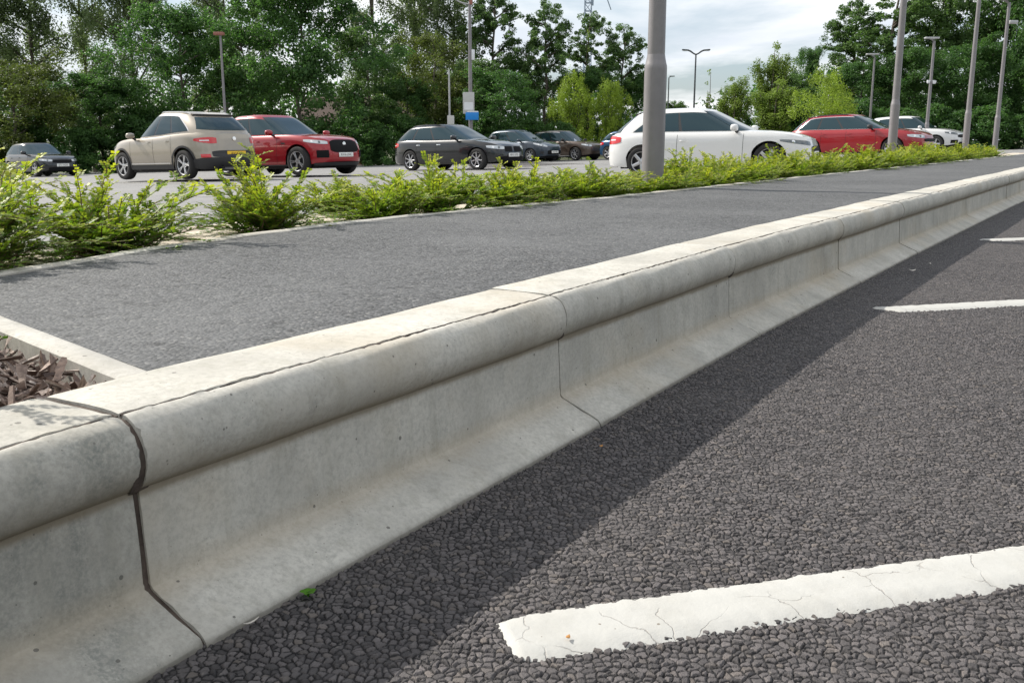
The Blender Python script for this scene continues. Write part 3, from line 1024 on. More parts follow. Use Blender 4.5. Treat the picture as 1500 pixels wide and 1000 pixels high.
# ------------------------------------------------------------------ shrubs
def shrub_proto(seed, n_stem, reach, hgt, spread=1.0):
    """leaf sprays on arching stems: returns (leaf mesh, stem mesh)"""
    g = np.random.default_rng(seed)
    LV, LY = [], []
    sb = MB()

    def spray(p, d, L, depth, tip):
        """a twig with opposite leaves, drooping"""
        step = 0.0085
        n = max(3, int(L / step))
        side = d.cross(Vector((0, 0, 1)))
        if side.length < 1e-3:
            side = Vector((1, 0, 0))
        side.normalize()
        pts = [p.copy()]
        q, dd = p.copy(), d.copy()
        for k in range(n):
            u = k / n
            dd = (dd + Vector((g.normal(0, .035), g.normal(0, .035), g.normal(0, .03) - 0.030 * (1 if depth == 0 else 0.5) * (0.3 + u)))).normalized()
            q = q + dd * step
            pts.append(q.copy())
            side = dd.cross(Vector((0, 0, 1)))
            if side.length < 1e-3:
                side = Vector((1, 0, 0))
            side.normalize()
            upv = side.cross(dd)
            y = min(1.0, max(0.0, tip * (0.16 + 1.1 * u ** 1.25) * max(0.0, q.z / hgt) ** 0.8))
            if depth > 0 or u > 0.18:
                for sg in (-1, 1):
                    ll = g.uniform(0.0095, 0.0155) * (1.0 if u < 0.85 else 0.7)
                    lw = ll * 0.40
                    ax = (side * sg + dd * 0.55 + upv * g.normal(0.15, 0.25)).normalized()
                    bx = (ax.cross(upv + side * g.normal(0, 0.35))).normalized() * lw
                    LV.append((q, q + ax * ll * 0.5 + bx, q + ax * ll, q + ax * ll * 0.5 - bx))
                    LY.append(y * g.uniform(0.55, 1.0))
            if depth < 2 and k > 2 and k % (3 if depth == 0 else 4) == 0 and u < 0.93:
                sg = 1 if (k // 3) % 2 else -1
                sd = (side * sg * g.uniform(0.6, 1.0) + dd * g.uniform(0.6, 1.0) + Vector((0, 0, g.normal(0.12, 0.22)))).normalized()
                sl = L * g.uniform(0.16, 0.34) * (1.0 - 0.55 * u) * (1.0 if depth == 0 else 0.7)
                if sl > 0.02:
                    spray(q, sd, sl, depth + 1, tip)
        r0 = 0.0022 if depth == 0 else 0.0010
        st = pts[::3] + [pts[-1]]
        sb.tube(st, [r0 * (1 - 0.75 * i / len(st)) for i in range(len(st))], 4, cap=False)

    for k in range(n_stem):
        az = g.uniform(0, 2 * math.pi)
        el = R(g.uniform(6, 68) if k % 4 else g.uniform(45, 84))
        d = Vector((math.cos(az) * math.cos(el) * spread, math.sin(az) * math.cos(el) * spread, math.sin(el))).normalized()
        L = reach * g.uniform(0.55, 1.05) * (1.25 if k % 7 == 0 else 1.0)
        b = Vector((g.normal(0, 0.035), g.normal(0, 0.035), 0.0))
        spray(b, d, L, 0, g.uniform(0.5, 1.15))
    A = np.array([[tuple(v) for v in f] for f in LV], dtype=np.float32).reshape(-1, 3)
    nq = len(LV)
    me = np_mesh('shrub_leaves', A, np.arange(nq * 4).reshape(-1, 4), M['leaf_shrub'], smooth=False)
    at = me.attributes.new('young', 'FLOAT', 'POINT')
    at.data.foreach_set('value', np.repeat(np.array(LY, dtype=np.float32), 4))
    return me, sb.mesh('shrub_stems', M['twig'], merge=0)


SHRUBS = [shrub_proto(100 + k, n, r, h) for k, (n, r, h) in enumerate([(66, 0.29, 0.26), (58, 0.33, 0.28), (70, 0.27, 0.24), (62, 0.31, 0.26), (54, 0.35, 0.30), (74, 0.26, 0.22), (66, 0.29, 0.25)])]


def shrub(k, x, y, z, rz, sc, label, group='low shrubs in the bed beside the path'):
    r = empty('low_shrub', (x, y, z), rz)
    r.scale = sc if hasattr(sc, '__len__') else (sc, sc, sc)
    tag(r, label, 'shrub', group)
    lm, sm = SHRUBS[k % len(SHRUBS)]
    link('leaves', lm, r)
    link('stems', sm, r)
    return r


NEAR_SHRUBS = [
    # s along the path edge, offset, proto, scale, label
    (0.95, 0.30, 4, 1.0, 'sprawling shrub at the far left edge reaching over the path'),
    (1.50, 0.34, 1, 1.05, 'open arching shrub between the left edge and the dense dark green one'),
    (2.02, 0.27, 0, 1.05, 'dense dark green shrub in front of the beige car'),
    (2.10, 0.85, 4, 1.0, 'loose yellow tipped shrub standing behind the dense dark green one'),
    (2.72, 0.28, 3, 0.98, 'shrub with bare upright twigs in front of the red car'),
    (3.30, 0.24, 2, 0.95, 'low rounded shrub right of the bare twigged one'),
    (3.72, 0.30, 1, 1.0, 'bushy lime shrub left of the black estate car'),
    (4.12, 0.24, 5, 1.0, 'compact shrub below the rear wheel of the black estate car'),
    (4.50, 0.32, 0, 1.0, 'arching shrub below the black estate car door'),
    (4.92, 0.24, 6, 0.98, 'full shrub below the nose of the black estate car'),
    (5.34, 0.30, 4, 0.95, 'spiky shrub in front of the dark grey people carrier'),
    (5.70, 0.22, 2, 1.0, 'flat topped shrub in front of the brown car'),
    (6.12, 0.26, 3, 1.0, 'dense shrub just left of the big lamp column'),
    (6.62, 0.22, 5, 0.95, 'yellowish shrub just right of the big lamp column foot'),
    (7.00, 0.28, 1, 1.0, 'leafy shrub below the white hatchback door'),
]
for s, off, k, sc, lab in NEAR_SHRUBS:
    p, nn = pe_s(s)
    q = p + nn * off
    shrub(k, q.x, q.y, 0.20, rng.uniform(0, 6.28), (sc * 1.22, sc * 1.22, sc * (0.94 if s < 3 else (0.84 if s < 5.2 else (0.58 if s < 6.8 else 0.70)))), lab)
s = 7.4
kk = 0
while s < _pe_s[-1] - 7.6:
    p, nn = pe_s(s)
    for off in ((0.24 + 0.08 * rng.uniform(-1, 1)), (0.72 + 0.1 * rng.uniform(-1, 1))):
        q = p + nn * off
        shrub(kk, q.x, q.y, 0.20 if off < 0.5 else 0.19, rng.uniform(0, 6.28), (lambda k_: (k_ * 1.12, k_ * 1.12, k_ * 0.80))(rng.uniform(0.66, 1.16)), 'bright green shrub merged into the low hedge right of the big lamp column')
        kk += 1
    s += 0.40
s = 3.1
while s < 7.3:
    p, nn = pe_s(s)
    q = p + nn * (0.80 + 0.1 * rng.uniform(-1, 1))
    shrub(kk, q.x, q.y, 0.19, rng.uniform(0, 6.28), (lambda k_: (k_ * 1.1, k_ * 1.1, k_ * (0.72 if s < 5.0 else 0.46)))(rng.uniform(0.85, 1.05)), 'yellow green shrub in the second row of the bed, away from the path')
    kk += 1
    s += 0.48
shrub(4, -1.36, 2.30, 0.21, 0.6, (1.15, 1.15, 0.80), 'loose sprays cut by the left edge, hanging over the corner of the path')
# one just outside the picture whose shadow falls on the kerb
shrub(0, -0.97, 1.25, 0.2, 2.4, (0.9, 0.9, 1.35), 'shrub in the bark mulch left of the picture', 'shrubs in the bark mulch')


# ------------------------------------------------------------------ cars
def lerp_tab(tab, x):
    """smooth-ish interpolation in a table of (x, y)"""
    if x <= tab[0][0]:
        return tab[0][1]
    for (a, b), (c, d) in zip(tab, tab[1:]):
        if x <= c:
            u = (x - a) / (c - a)
            return b + (d - b) * u
    return tab[-1][1]


def smooth_tab(tab, n=160):
    xs = np.linspace(tab[0][0], tab[-1][0], n)
    ys = np.interp(xs, [p[0] for p in tab], [p[1] for p in tab])
    k = np.hanning(13)
    k /= k.sum()
    yp = np.concatenate([2 * ys[0] - ys[6:0:-1], ys, 2 * ys[-1] - ys[-2:-8:-1]])
    ys = np.convolve(yp, k, 'valid')
    return lambda x: float(np.interp(x, xs, ys))


class Shell:
    """body and cabin surface of a car; +x is the front"""

    def __init__(s, p):
        s.p = p
        s.L, s.W, s.H = p['L'], p['W'], p['H']
        s.deck = smooth_tab([(a * s.L - s.L / 2, z) for a, z in p['deck']])
        s.fin = smooth_tab(p['front'])
        s.rin = smooth_tab(p['rear'])
        s.wf = smooth_tab(p['width'])
        s.n = p.get('n', 4.6)
        s.fx = s.L / 2 - p['fo']
        s.rx = s.fx - p['wb']
        th = np.linspace(0, math.pi / 2, 1500)
        s.cx = np.cos(th) ** (2 / s.n)
        s.cy = np.sin(th) ** (2 / s.n)
        X, Y = s.cx * s.L / 2, s.cy * s.W / 2
        s.q = np.concatenate([[0], np.cumsum(np.hypot(np.diff(X), np.diff(Y)))])   # from the bumper's middle round to the door
        s.qmax = s.q[-1]
        # cabin
        g = p['cabin']
        s.g_front = smooth_tab([(t, a * s.L - s.L / 2) for t, a in g['front']])
        s.g_rear = smooth_tab([(t, a * s.L - s.L / 2) for t, a in g['rear']])
        s.g_w = smooth_tab([(t, a * s.W / 2) for t, a in g['width']])
        s.roof = smooth_tab([(a * s.L - s.L / 2, z) for a, z in g['roof']])
        s.gn = g.get('n', 4.2)

    def zb(s, x):
        z = s.p['sill'] + max(0, abs(x) - s.L * 0.36) * s.p.get('rake', 0.10)
        for ax in (s.fx, s.rx):
            r = s.p['r'] + s.p.get('gap', 0.055)
            d = abs(x - ax)
            if d < r:
                z = max(z, s.p['r'] + math.sqrt(r * r - d * d))
        return z

    def pt(s, q, z, end, sg=1, off=0.0):
        """point on the body: q metres round from the middle of the front (end=1) / rear (end=-1)"""
        q = max(0.0, min(s.qmax, q))
        cx, cy = float(np.interp(q, s.q, s.cx)), float(np.interp(q, s.q, s.cy))
        xf, xr = s.L / 2 - s.fin(z), -s.L / 2 + s.rin(z)
        c, a = (xf + xr) / 2, (xf - xr) / 2
        x = c + end * a * cx
        w = s.W / 2 * s.wf(z)
        zt = s.deck(x)
        u = max(0, min(1.25, (z - (zt - 0.13)) / 0.13))
        w *= 1 - 0.05 * u * u
        y = w * cy
        # outward direction in plan
        nx, ny = end * cx ** (s.n - 1) / a, cy ** (s.n - 1) / w
        l = math.hypot(nx, ny) or 1
        return Vector((x + nx / l * off, sg * (y + ny / l * off), z))

    def q_of_x(s, x, z=0.6):
        xf, xr = s.L / 2 - s.fin(z), -s.L / 2 + s.rin(z)
        c, a = (xf + xr) / 2, (xf - xr) / 2
        e = 1 if x > c else -1
        k = min(1, abs(x - c) / a)
        i = np.interp(-k, -s.cx, s.q)
        return float(i), e

    def side(s, x, z, sg, off=0.0):
        q, e = s.q_of_x(x, z)
        return s.pt(q, z, e, sg, off)

    def gpt_side(s, x, t, sg, off=0.0):
        xf, xr = s.g_front(t), s.g_rear(t)
        c, a = (xf + xr) / 2, (xf - xr) / 2
        k = min(0.999, abs(x - c) / a)
        y = s.g_w(t) * (1 - k ** s.gn) ** (1 / s.gn) + off
        z0 = s.deck(x) - 0.03
        return Vector((x, sg * y, z0 + (s.roof(x) - z0) * t))

    def gpt_end(s, yf, t, end, off=0.0):
        xf, xr = s.g_front(t), s.g_rear(t)
        c, a = (xf + xr) / 2, (xf - xr) / 2
        x = c + end * (a * (1 - abs(yf) ** s.gn) ** (1 / s.gn))
        z0 = s.deck(x) - 0.03
        z = z0 + (s.roof(x) - z0) * t
        return Vector((x + end * off, yf * s.g_w(t), z + off * 0.6))


def body_mesh(s, mat):
    mb = MB()
    ds = 0.03
    Q = list(np.linspace(0, s.qmax, int(s.qmax / ds)))
    ring = [(q, 1, 1) for q in Q] + [(q, -1, 1) for q in Q[::-1][1:]] + [(q, -1, -1) for q in Q[1:]] + [(q, 1, -1) for q in Q[::-1][1:-1]]
    zmax = max(s.deck(x) for x in np.linspace(-s.L / 2, s.L / 2, 60))
    zs = [0.14, 0.19, 0.24, 0.30, 0.36, 0.42, 0.48, 0.54, 0.60, 0.66, 0.72, 0.77, 0.81, 0.85, 0.88, 0.91, 0.94, 0.97, 1.0, 1.03, 1.06, 1.1, 1.14]
    zs = [z for z in zs if z < zmax] + [zmax]
    rows = []
    for z in zs:
        row = []
        for q, e, sg in ring:
            zz = z
            for _ in range(2):
                p = s.pt(q, zz, e, sg)
                zz = min(max(z, s.zb(p.x)), s.deck(p.x))
            row.append(s.pt(q, zz, e, sg))
        rows.append(row)
    n = len(ring)
    o = 0
    mb.add([p for r in rows for p in r], [(i * n + k, i * n + (k + 1) % n, (i + 1) * n + (k + 1) % n, (i + 1) * n + k) for i in range(len(rows) - 1) for k in range(n)])
    # bonnet, boot and cowl: the top closed from side to side
    top = rows[-1]
    m = len(Q)
    half = top[:2 * m - 1]
    V, F, nc = [], [], 10
    for p in half:
        for k in range(nc + 1):
            u = 1 - 2 * k / nc
            V.append(Vector((p.x, p.y * u, s.deck(p.x) + 0.035 * (1 - u * u) * min(1, abs(p.y) / (s.W * 0.3)))) if 0 < k < nc else Vector((p.x, p.y * u, p.z)))
    for i in range(len(half) - 1):
        for k in range(nc):
            a = i * (nc + 1) + k
            F.append((a, a + 1, a + nc + 2, a + nc + 1))
    mb.add(V, F)
    # cabin
    T = [0, .08, .18, .3, .42, .54, .66, .76, .84, .90, .945, .975, 1.0]
    ths = np.linspace(0, 2 * math.pi, 121)[:-1]
    rows = []

    def gp(c, sn, t, k=1.0, dz=0.0):
        xf, xr = s.g_front(t), s.g_rear(t)
        cc, a = (xf + xr) / 2, (xf - xr) / 2
        x = cc + a * k * math.copysign(abs(c) ** (2 / s.gn), c)
        y = s.g_w(t) * k * math.copysign(abs(sn) ** (2 / s.gn), sn)
        z0 = s.deck(x) - 0.03
        return Vector((x, y, z0 + (s.roof(x) - z0) * t + dz))
    # even spacing round the ring
    fine = np.linspace(0, 2 * math.pi, 4001)
    pc = np.sign(np.cos(fine)) * np.abs(np.cos(fine)) ** (2 / s.gn)
    ps = np.sign(np.sin(fine)) * np.abs(np.sin(fine)) ** (2 / s.gn)
    ar = np.concatenate([[0], np.cumsum(np.hypot(np.diff(pc) * 1.3, np.diff(ps) * 0.75))])
    ths = np.interp(np.linspace(0, ar[-1], 141)[:-1], ar, fine)
    for t in T:
        rows.append([gp(math.cos(a), math.sin(a), t) for a in ths])
    for k, dz in ((0.97, 0.012), (0.9, 0.022), (0.75, 0.034), (0.5, 0.044), (0.25, 0.048), (0.0, 0.05)):
        rows.append([gp(math.cos(a), math.sin(a), 1.0, k, dz) for a in ths])
    n = len(ths)
    mb.add([p for r in rows for p in r], [(i * n + k, i * n + (k + 1) % n, (i + 1) * n + (k + 1) % n, (i + 1) * n + k) for i in range(len(rows) - 1) for k in range(n)])
    return mb.mesh('body', mat, sharp=35, merge=0.0008)


def wheel_meshes(r, w, spokes, twin, rim_mat):
    key = (round(r, 3), spokes, twin, rim_mat.name)
    if key in wheel_meshes.cache:
        return wheel_meshes.cache[key]
    t = MB()
    rr = r * 0.70
    h = w / 2
    t.lathe([(rr, -h * 0.82), (rr + 0.012, -h * 0.96), (r - 0.045, -h), (r - 0.014, -h * 0.9), (r - 0.002, -h * 0.6), (r, 0), (r - 0.002, h * 0.6), (r - 0.014, h * 0.9), (r - 0.045, h), (rr + 0.012, h * 0.96), (rr, h * 0.82), (rr - 0.01, 0), (rr, -h * 0.82)], 48, axis='y')
    tyre = t.mesh('tyre', M['rubber'], sharp=35)
    b = MB()   # drum and dark depth behind the spokes; outer face at -y
    b.lathe([(0.0, h * 0.3), (rr * 0.98, h * 0.3), (rr * 0.98, h * 0.1), (0.0, -h * 0.05)], 40, axis='y')
    b.lathe([(0.05, -h * 0.2), (rr * 0.66, -h * 0.2), (rr * 0.66, -h * 0.05)], 32, axis='y')
    hub = b.mesh('wheel', M['black'], sharp=35)
    m = MB()
    m.lathe([(rr * 0.99, -h * 0.84), (rr * 0.965, -h * 0.93), (rr * 0.92, -h * 0.86), (rr * 0.90, -h * 0.4), (rr * 0.93, 0.0)], 48, axis='y')
    m.lathe([(0.0, -h * 0.80), (0.035, -h * 0.80), (0.062, -h * 0.74), (0.075, -h * 0.5)], 20, axis='y')
    for k in range(spokes):
        for dlt in ((-0.14, 0.14) if twin else (0.0,)):
            an = 2 * math.pi * k / spokes + math.pi / 2
            a2 = an + dlt * (0.9 if twin else 0)
            p0 = Vector((math.cos(an) * 0.045, 0, math.sin(an) * 0.045))
            p1 = Vector((math.cos(a2) * rr * 0.93, 0, math.sin(a2) * rr * 0.93))
            d = (p1 - p0).normalized()
            sd = Vector((-d.z, 0, d.x))
            w0, w1 = (0.016, 0.013) if twin else ((0.034, 0.030) if spokes <= 5 else (0.02, 0.017))
            y0, y1, th_ = -h * 0.76, -h * 0.86, 0.022
            V = []
            for p, ww, yy in ((p0, w0, y0), (p1, w1, y1)):
                for a_, bb in ((-1, 0), (-0.7, -0.006), (0.7, -0.006), (1, 0), (1, th_), (-1, th_)):
                    V.append(p + sd * ww * a_ + Vector((0, yy + bb, 0)))
            m.add(V, [(i, (i + 1) % 6, 6 + (i + 1) % 6, 6 + i) for i in range(6)] + [(5, 4, 3, 2, 1, 0), tuple(range(6, 12))])
    rim = m.mesh('rim', rim_mat, sharp=35)
    wheel_meshes.cache[key] = (tyre, hub, rim)
    return wheel_meshes.cache[key]


wheel_meshes.cache = {}


def patch(name, fn, nu, nv, mat, parent):
    return MB().grid(fn, nu, nv).build(name, mat, parent, sharp=50, merge=0)


def text_part(name, txt, size, mat, parent, loc, rot):
    cu = bpy.data.curves.new(name, 'FONT')
    cu.body, cu.size, cu.align_x, cu.align_y, cu.extrude = txt, size, 'CENTER', 'CENTER', 0.001
    cu.materials.append(mat)
    o = bpy.data.objects.new(name, cu)
    col.objects.link(o)
    bpy.context.view_layer.update()
    me = bpy.data.meshes.new_from_object(o)
    bpy.data.objects.remove(o)
    o = link(name, me, parent)
    o.location, o.rotation_euler = loc, rot
    return o


def car(name, label, cat, p, C, az, gz=None):
    s = Shell(p)
    z = float(lot_z(C[0], C[1])) if gz is None else gz
    root = empty(name, (C[0], C[1], z), math.pi / 2 - R(az))
    # sit on the slope
    hx, hy = math.sin(R(az)), math.cos(R(az))
    zf, zr = float(lot_z(C[0] + hx, C[1] + hy)), float(lot_z(C[0] - hx, C[1] - hy))
    root.rotation_euler = (0, -math.atan2(zf - zr, 2), math.pi / 2 - R(az))
    tag(root, label, cat, 'cars parked beyond the path')
    pm = p['paint']
    body = link('body', body_mesh(s, pm), root)
    ub = MB()
    ub.box((0, 0, 0.36), (s.L - 0.7, s.W - 0.56, 0.36))
    ub.box(((s.fx + s.rx) / 2, 0, 0.30), (p['wb'] - 2 * p['r'] - 0.14, s.W - 0.16, 0.22))
    ub.box((s.rx - 0.75, 0.4, 0.26), (0.3, 0.07, 0.07))
    ub.build('underbody', M['under'], root)
    # wheels
    tyre, hub, rim = wheel_meshes(p['r'], p.get('tw', 0.225), p.get('spokes', 5), p.get('twin', False), p.get('rim', M['alloy']))
    for ax in (s.fx, s.rx):
        for sg in (-1, 1):
            w = link('wheel', hub, root)
            w.location = (ax, sg * (s.W / 2 - 0.125 - p.get('tuck', 0.0)), p['r'])
            w.rotation_euler = (0, rng.uniform(0, 1.2), 0 if sg < 0 else math.pi)
            link('tyre', tyre, w)
            link('rim', rim, w)
    # glass
    g = p['glass']
    t0, t1 = g.get('t', (0.10, 0.86))
    xr0, xr1 = [a * s.L - s.L / 2 for a in g['rear']]       # rear edge of side glass at t0, t1
    xf0, xf1 = [a * s.L - s.L / 2 for a in g['front']]
    arch = g.get('arch', 0.05)

    def tt(u, v, lo=t0, hi=t1):
        top = hi - arch * (2 * u - 1) ** 4
        return lo + (top - lo) * v

    for sg in (-1, 1):
        def xat(u, v):
            a = xr0 + (xr1 - xr0) * (v ** g.get('rpow', 1.0))
            b = xf0 + (xf1 - xf0) * v
            return a + (b - a) * u
        fr = g.get('trim', 0.012)
        if g.get('trim_mat'):
            patch('chrome_window_trim', lambda u, v: s.gpt_side(xat(-0.016 + 1.028 * u, v), tt(u, v, t0 - fr * g.get('low', 0.3), t1 + fr * 1.9), sg, 0.0025), 24, 8, g['trim_mat'], root)
        patch('window_surround', lambda u, v: s.gpt_side(xat(-0.004 + 1.008 * u, v), tt(u, v, t0 - 0.008, t1 + 0.008), sg, 0.0048), 24, 8, M['gloss'], root)
        cuts = [0.0] + g['split'] + [1.0]
        for i in range(len(cuts) - 1):
            a, b = cuts[i] + (0.015 if i else 0.004), cuts[i + 1] - (0.015 if i < len(cuts) - 2 else 0.004)
            patch('window', lambda u, v: s.gpt_side(xat(a + (b - a) * u, v), tt(a + (b - a) * u, v), sg, 0.0075), 12, 8, M['glass'], root)
    wt0, wt1 = g.get('wt', (0.05, 0.93))
    we = g.get('wy', 0.84)
    patch('windscreen_surround', lambda u, v: s.gpt_end((-1 + 2 * u) * (we + 0.012), wt0 - 0.01 + (wt1 - wt0 + 0.02) * v, 1, 0.0035), 20, 10, M['gloss'], root)
    patch('windscreen', lambda u, v: s.gpt_end((-1 + 2 * u) * we, wt0 + (wt1 - wt0) * v - 0.03 * (2 * u - 1) ** 4 * v, 1, 0.007), 20, 10, M['glass'], root)
    rt0, rt1 = g.get('rt', (0.12, 0.84))
    rw = patch('rear_window', lambda u, v: s.gpt_end((-1 + 2 * u) * (g.get('ry', 0.86) - 0.05 * v), rt0 + (rt1 - rt0) * v, -1, 0.006), 18, 8, M['glass'], root)
    if p.get('spoiler'):
        sp = MB()
        sp.grid(lambda u, v: s.gpt_end((-1 + 2 * u) * 0.88, 0.985 - 0.03 * v, -1, 0.0) + Vector((-0.12 * v + 0.02, 0, 0.03 - 0.03 * v)), 16, 3)
        sp.grid(lambda u, v: s.gpt_end((-1 + 2 * u) * 0.88, 0.955 - 0.05 * v, -1, 0.0) + Vector((-0.10 + 0.10 * v, 0, 0.0 - 0.015 * v)), 16, 3)
        sp.build('roof_spoiler', pm, root, sharp=30)
        patch('spoiler_underside', lambda u, v: s.gpt_end((-1 + 2 * u) * 0.85, 0.93 - 0.07 * v, -1, 0.0) + Vector((-0.085 + 0.085 * v, 0, 0)), 12, 2, M['black'], root)
    # lamps: (q0, q1, lo0, lo1, hi0, hi1) q metres round from the bumper's middle
    for nm, end, mat, dims in (('headlamp', 1, p.get('hl_mat', M['clear']), p['headlamp']), ('tail_lamp', -1, M['redlens'], p['taillamp'])):
        q0, q1, a0, a1, b0, b1 = dims
        for sg in (-1, 1):
            def f(u, v, k=0.0):
                lo = a0 + (a1 - a0) * u + k
                hi = b0 + (b1 - b0) * u - k
                e = 0.5 * (1 - (1 - abs(2 * u - 1) ** 3))        # pointed ends
                lo, hi = lo + (hi - lo) * e * 0.35, hi - (hi - lo) * e * 0.35
                return s.pt(q0 + (q1 - q0) * u, lo + (hi - lo) * v, end, sg, 0.008)
            l = patch(nm, f, 14, 6, mat, root)
            if nm == 'headlamp':
                for c in (0.32, 0.62):
                    qq, zz = q0 + (q1 - q0) * c, (a0 + b0) / 2 * (1 - c) + (a1 + b1) / 2 * c
                    rad = min(0.042, (b0 - a0) * 0.32)
                    bl = MB().grid(lambda u, v: s.pt(qq + rad * v * math.cos(2 * math.pi * u), zz + rad * v * math.sin(2 * math.pi * u), 1, sg, 0.011 + 0.004 * (1 - v)), 14, 3)
                    bl.build('projector', M['chrome'] if c > 0.5 else M['cleardark'], l, merge=0)
            else:
                patch('lamp_strip', lambda u, v: s.pt(q0 + (q1 - q0) * (0.3 + 0.4 * u), a0 + (b0 - a0) * (0.45 + 0.14 * v), -1, sg, 0.011), 6, 2, M['lens'], l)
    # dark lower panels, grille and other patches round the body
    for nm, end, mat, q0, q1, z0, z1, off in p.get('panels', []):
        both = q0 > 0.001
        for sg in ((-1, 1) if both else (1,)):
            def f(u, v):
                if both:
                    q, g_ = q0 + (q1 - q0) * u, sg
                else:
                    q, g_ = q1 * (2 * u - 1), 1
                zz = z0 + (z1 - z0) * v
                if not both:
                    k = abs(2 * u - 1) ** 6
                    zz = zz + (0.5 * (z0 + z1) - zz) * 0.35 * k
                return s.pt(abs(q), zz, end, (g_ if q >= 0 else -g_), off)
            o = patch(nm, f, 20 if not both else 10, 5, mat, root)
    # sill, arches
    if p.get('cladding'):
        for sg in (-1, 1):
            patch('sill_trim', lambda u, v: s.side(s.rx + 0.40 + (p['wb'] - 0.8) * u, p['sill'] - 0.005 + 0.11 * v, sg, 0.009), 20, 3, M['black'], root)
            for ax in (s.fx, s.rx):
                r0 = p['r'] + p.get('gap', 0.055)
                patch('wheel_arch_trim', lambda u, v: s.side(ax + (r0 + 0.045 * v - 0.004) * math.cos(math.pi * (-0.06 + 1.12 * u)), max(p['r'] + (r0 + 0.045 * v - 0.004) * math.sin(math.pi * (-0.06 + 1.12 * u)), p['sill']), sg, 0.012), 28, 3, M['black'], root)
        for sg in (-1, 1):
            patch('door_strip', lambda u, v: s.side(s.rx + 0.50 + (p['wb'] - 0.95) * u, p['sill'] + 0.125 + 0.022 * v + 0.03 * u * 0, sg, 0.010), 16, 2, M['chrome'], root)
    else:
        for sg in (-1, 1):
            patch('sill_trim', lambda u, v: s.side(s.rx + 0.38 + (p['wb'] - 0.76) * u, p['sill'] - 0.006 + 0.035 * v, sg, 0.006), 20, 2, p.get('sill_mat', M['black']), root)
    # shut lines and handles
    for xa in p['doors']:
        x = xa * s.L - s.L / 2
        for sg in (-1, 1):
            patch('door_gap', lambda u, v: s.side(x - 0.004 + 0.008 * u + p.get('lean', 0.05) * (v - 0.5) * 0.6, p['sill'] + 0.06 + (s.deck(x) - 0.05 - p['sill'] - 0.06) * v, sg, 0.002), 1, 12, M['seam'], root)
    for xa in p['handles']:
        x = xa * s.L - s.L / 2
        for sg in (-1, 1):
            zc = p.get('hz', s.deck(x) - 0.15)
            patch('door_handle', lambda u, v: s.side(x - 0.085 + 0.17 * u, zc - 0.013 + 0.026 * v, sg, 0.006 + 0.028 * math.sin(math.pi * u) ** 0.4), 10, 3, p.get('handle_mat', pm), root)
    # mirrors
    mx = p.get('mirror', 0.655) * s.L - s.L / 2
    for sg in (-1, 1):
        zb_ = s.deck(mx) + 0.075
        y = sg * (s.W / 2 + 0.075)
        mm = MB()
        mm.grid(lambda u, v: Vector((mx + 0.075 * math.copysign(abs(math.cos(2 * math.pi * u)) ** 0.7, math.cos(2 * math.pi * u)) * math.sin(math.pi * v) ** 0.55 - 0.01 * (v - 0.5),
                                     y + sg * 0.105 * (-math.cos(math.pi * v)),
                                     zb_ + 0.072 * math.copysign(abs(math.sin(2 * math.pi * u)) ** 0.7, math.sin(2 * math.pi * u)) * math.sin(math.pi * v) ** 0.5)), 18, 10)
        mo = mm.build('door_mirror', p.get('mirror_mat', pm), root, sharp=60)
        a = s.side(mx + 0.03, s.deck(mx) - 0.015, sg, -0.02)
        MB().tube([a, Vector((mx + 0.01, y - sg * 0.05, zb_ - 0.05))], [0.032, 0.028], 8).build('mirror_arm', M['black'], mo)
    # plates
    for end, mat, zc, txt in p.get('plates', []):
        e = s.pt(0, zc, end, 1, 0.012)
        pl = MB().box((e.x, 0, zc), (0.012, 0.52, 0.112)).build('number_plate', mat, root, bevel=0.003)
        text_part('plate_lettering', txt, 0.088, M['seam'], pl, (e.x + end * 0.0068, 0, zc), (math.pi / 2, 0, math.pi / 2 * end))
    if p.get('badge'):
        end, zc, rad = p['badge']
        e = s.pt(0, zc, end, 1, 0.016)
        bg = MB()
        bg.lathe([(0.0, -0.008), (rad * 0.9, -0.006), (rad, 0.0), (rad * 0.9, 0.004)], 20, axis='y')
        b = bg.build('badge', M['chrome'], root)
        b.location = e
        b.rotation_euler = (0, 0, math.pi / 2 if end > 0 else -math.pi / 2)
    if p.get('rails'):
        for sg in (-1, 1):
            xa, xb = s.g_rear(1) + 0.12, s.g_front(1) - 0.10
            P = []
            for k in range(13):
                u = k / 12
                x = xa + (xb - xa) * u
                q = s.gpt_side(x, 0.97, sg, -0.015)
                P.append((q.x, q.y, q.z + 0.035 - 0.045 * abs(2 * u - 1) ** 6))
            MB().tube(P, 0.014, 6).build('roof_rail', p['rails'], root)
    if p.get('fin'):
        x = s.g_rear(1) + 0.28
        f = MB()
        zz = s.roof(x) + 0.045
        f.add([(x - 0.07, -0.016, zz), (x + 0.09, 0, zz), (x - 0.07, 0.016, zz), (x - 0.075, 0, zz + 0.055)], [(0, 1, 3), (1, 2, 3), (2, 0, 3), (0, 2, 1)])
        f.build('roof_aerial', p.get('fin_mat', pm), root)
    # exhaust
    ex = MB().lathe([(0.03, -0.09), (0.034, -0.09), (0.034, 0.06)], 14, axis='y', c=(0, 0, 0)).build('exhaust', M['chrome'], root)
    ex.location = (-s.L / 2 + 0.16, -0.45, 0.24)
    ex.rotation_euler = (0, 0, -math.pi / 2)
    return root


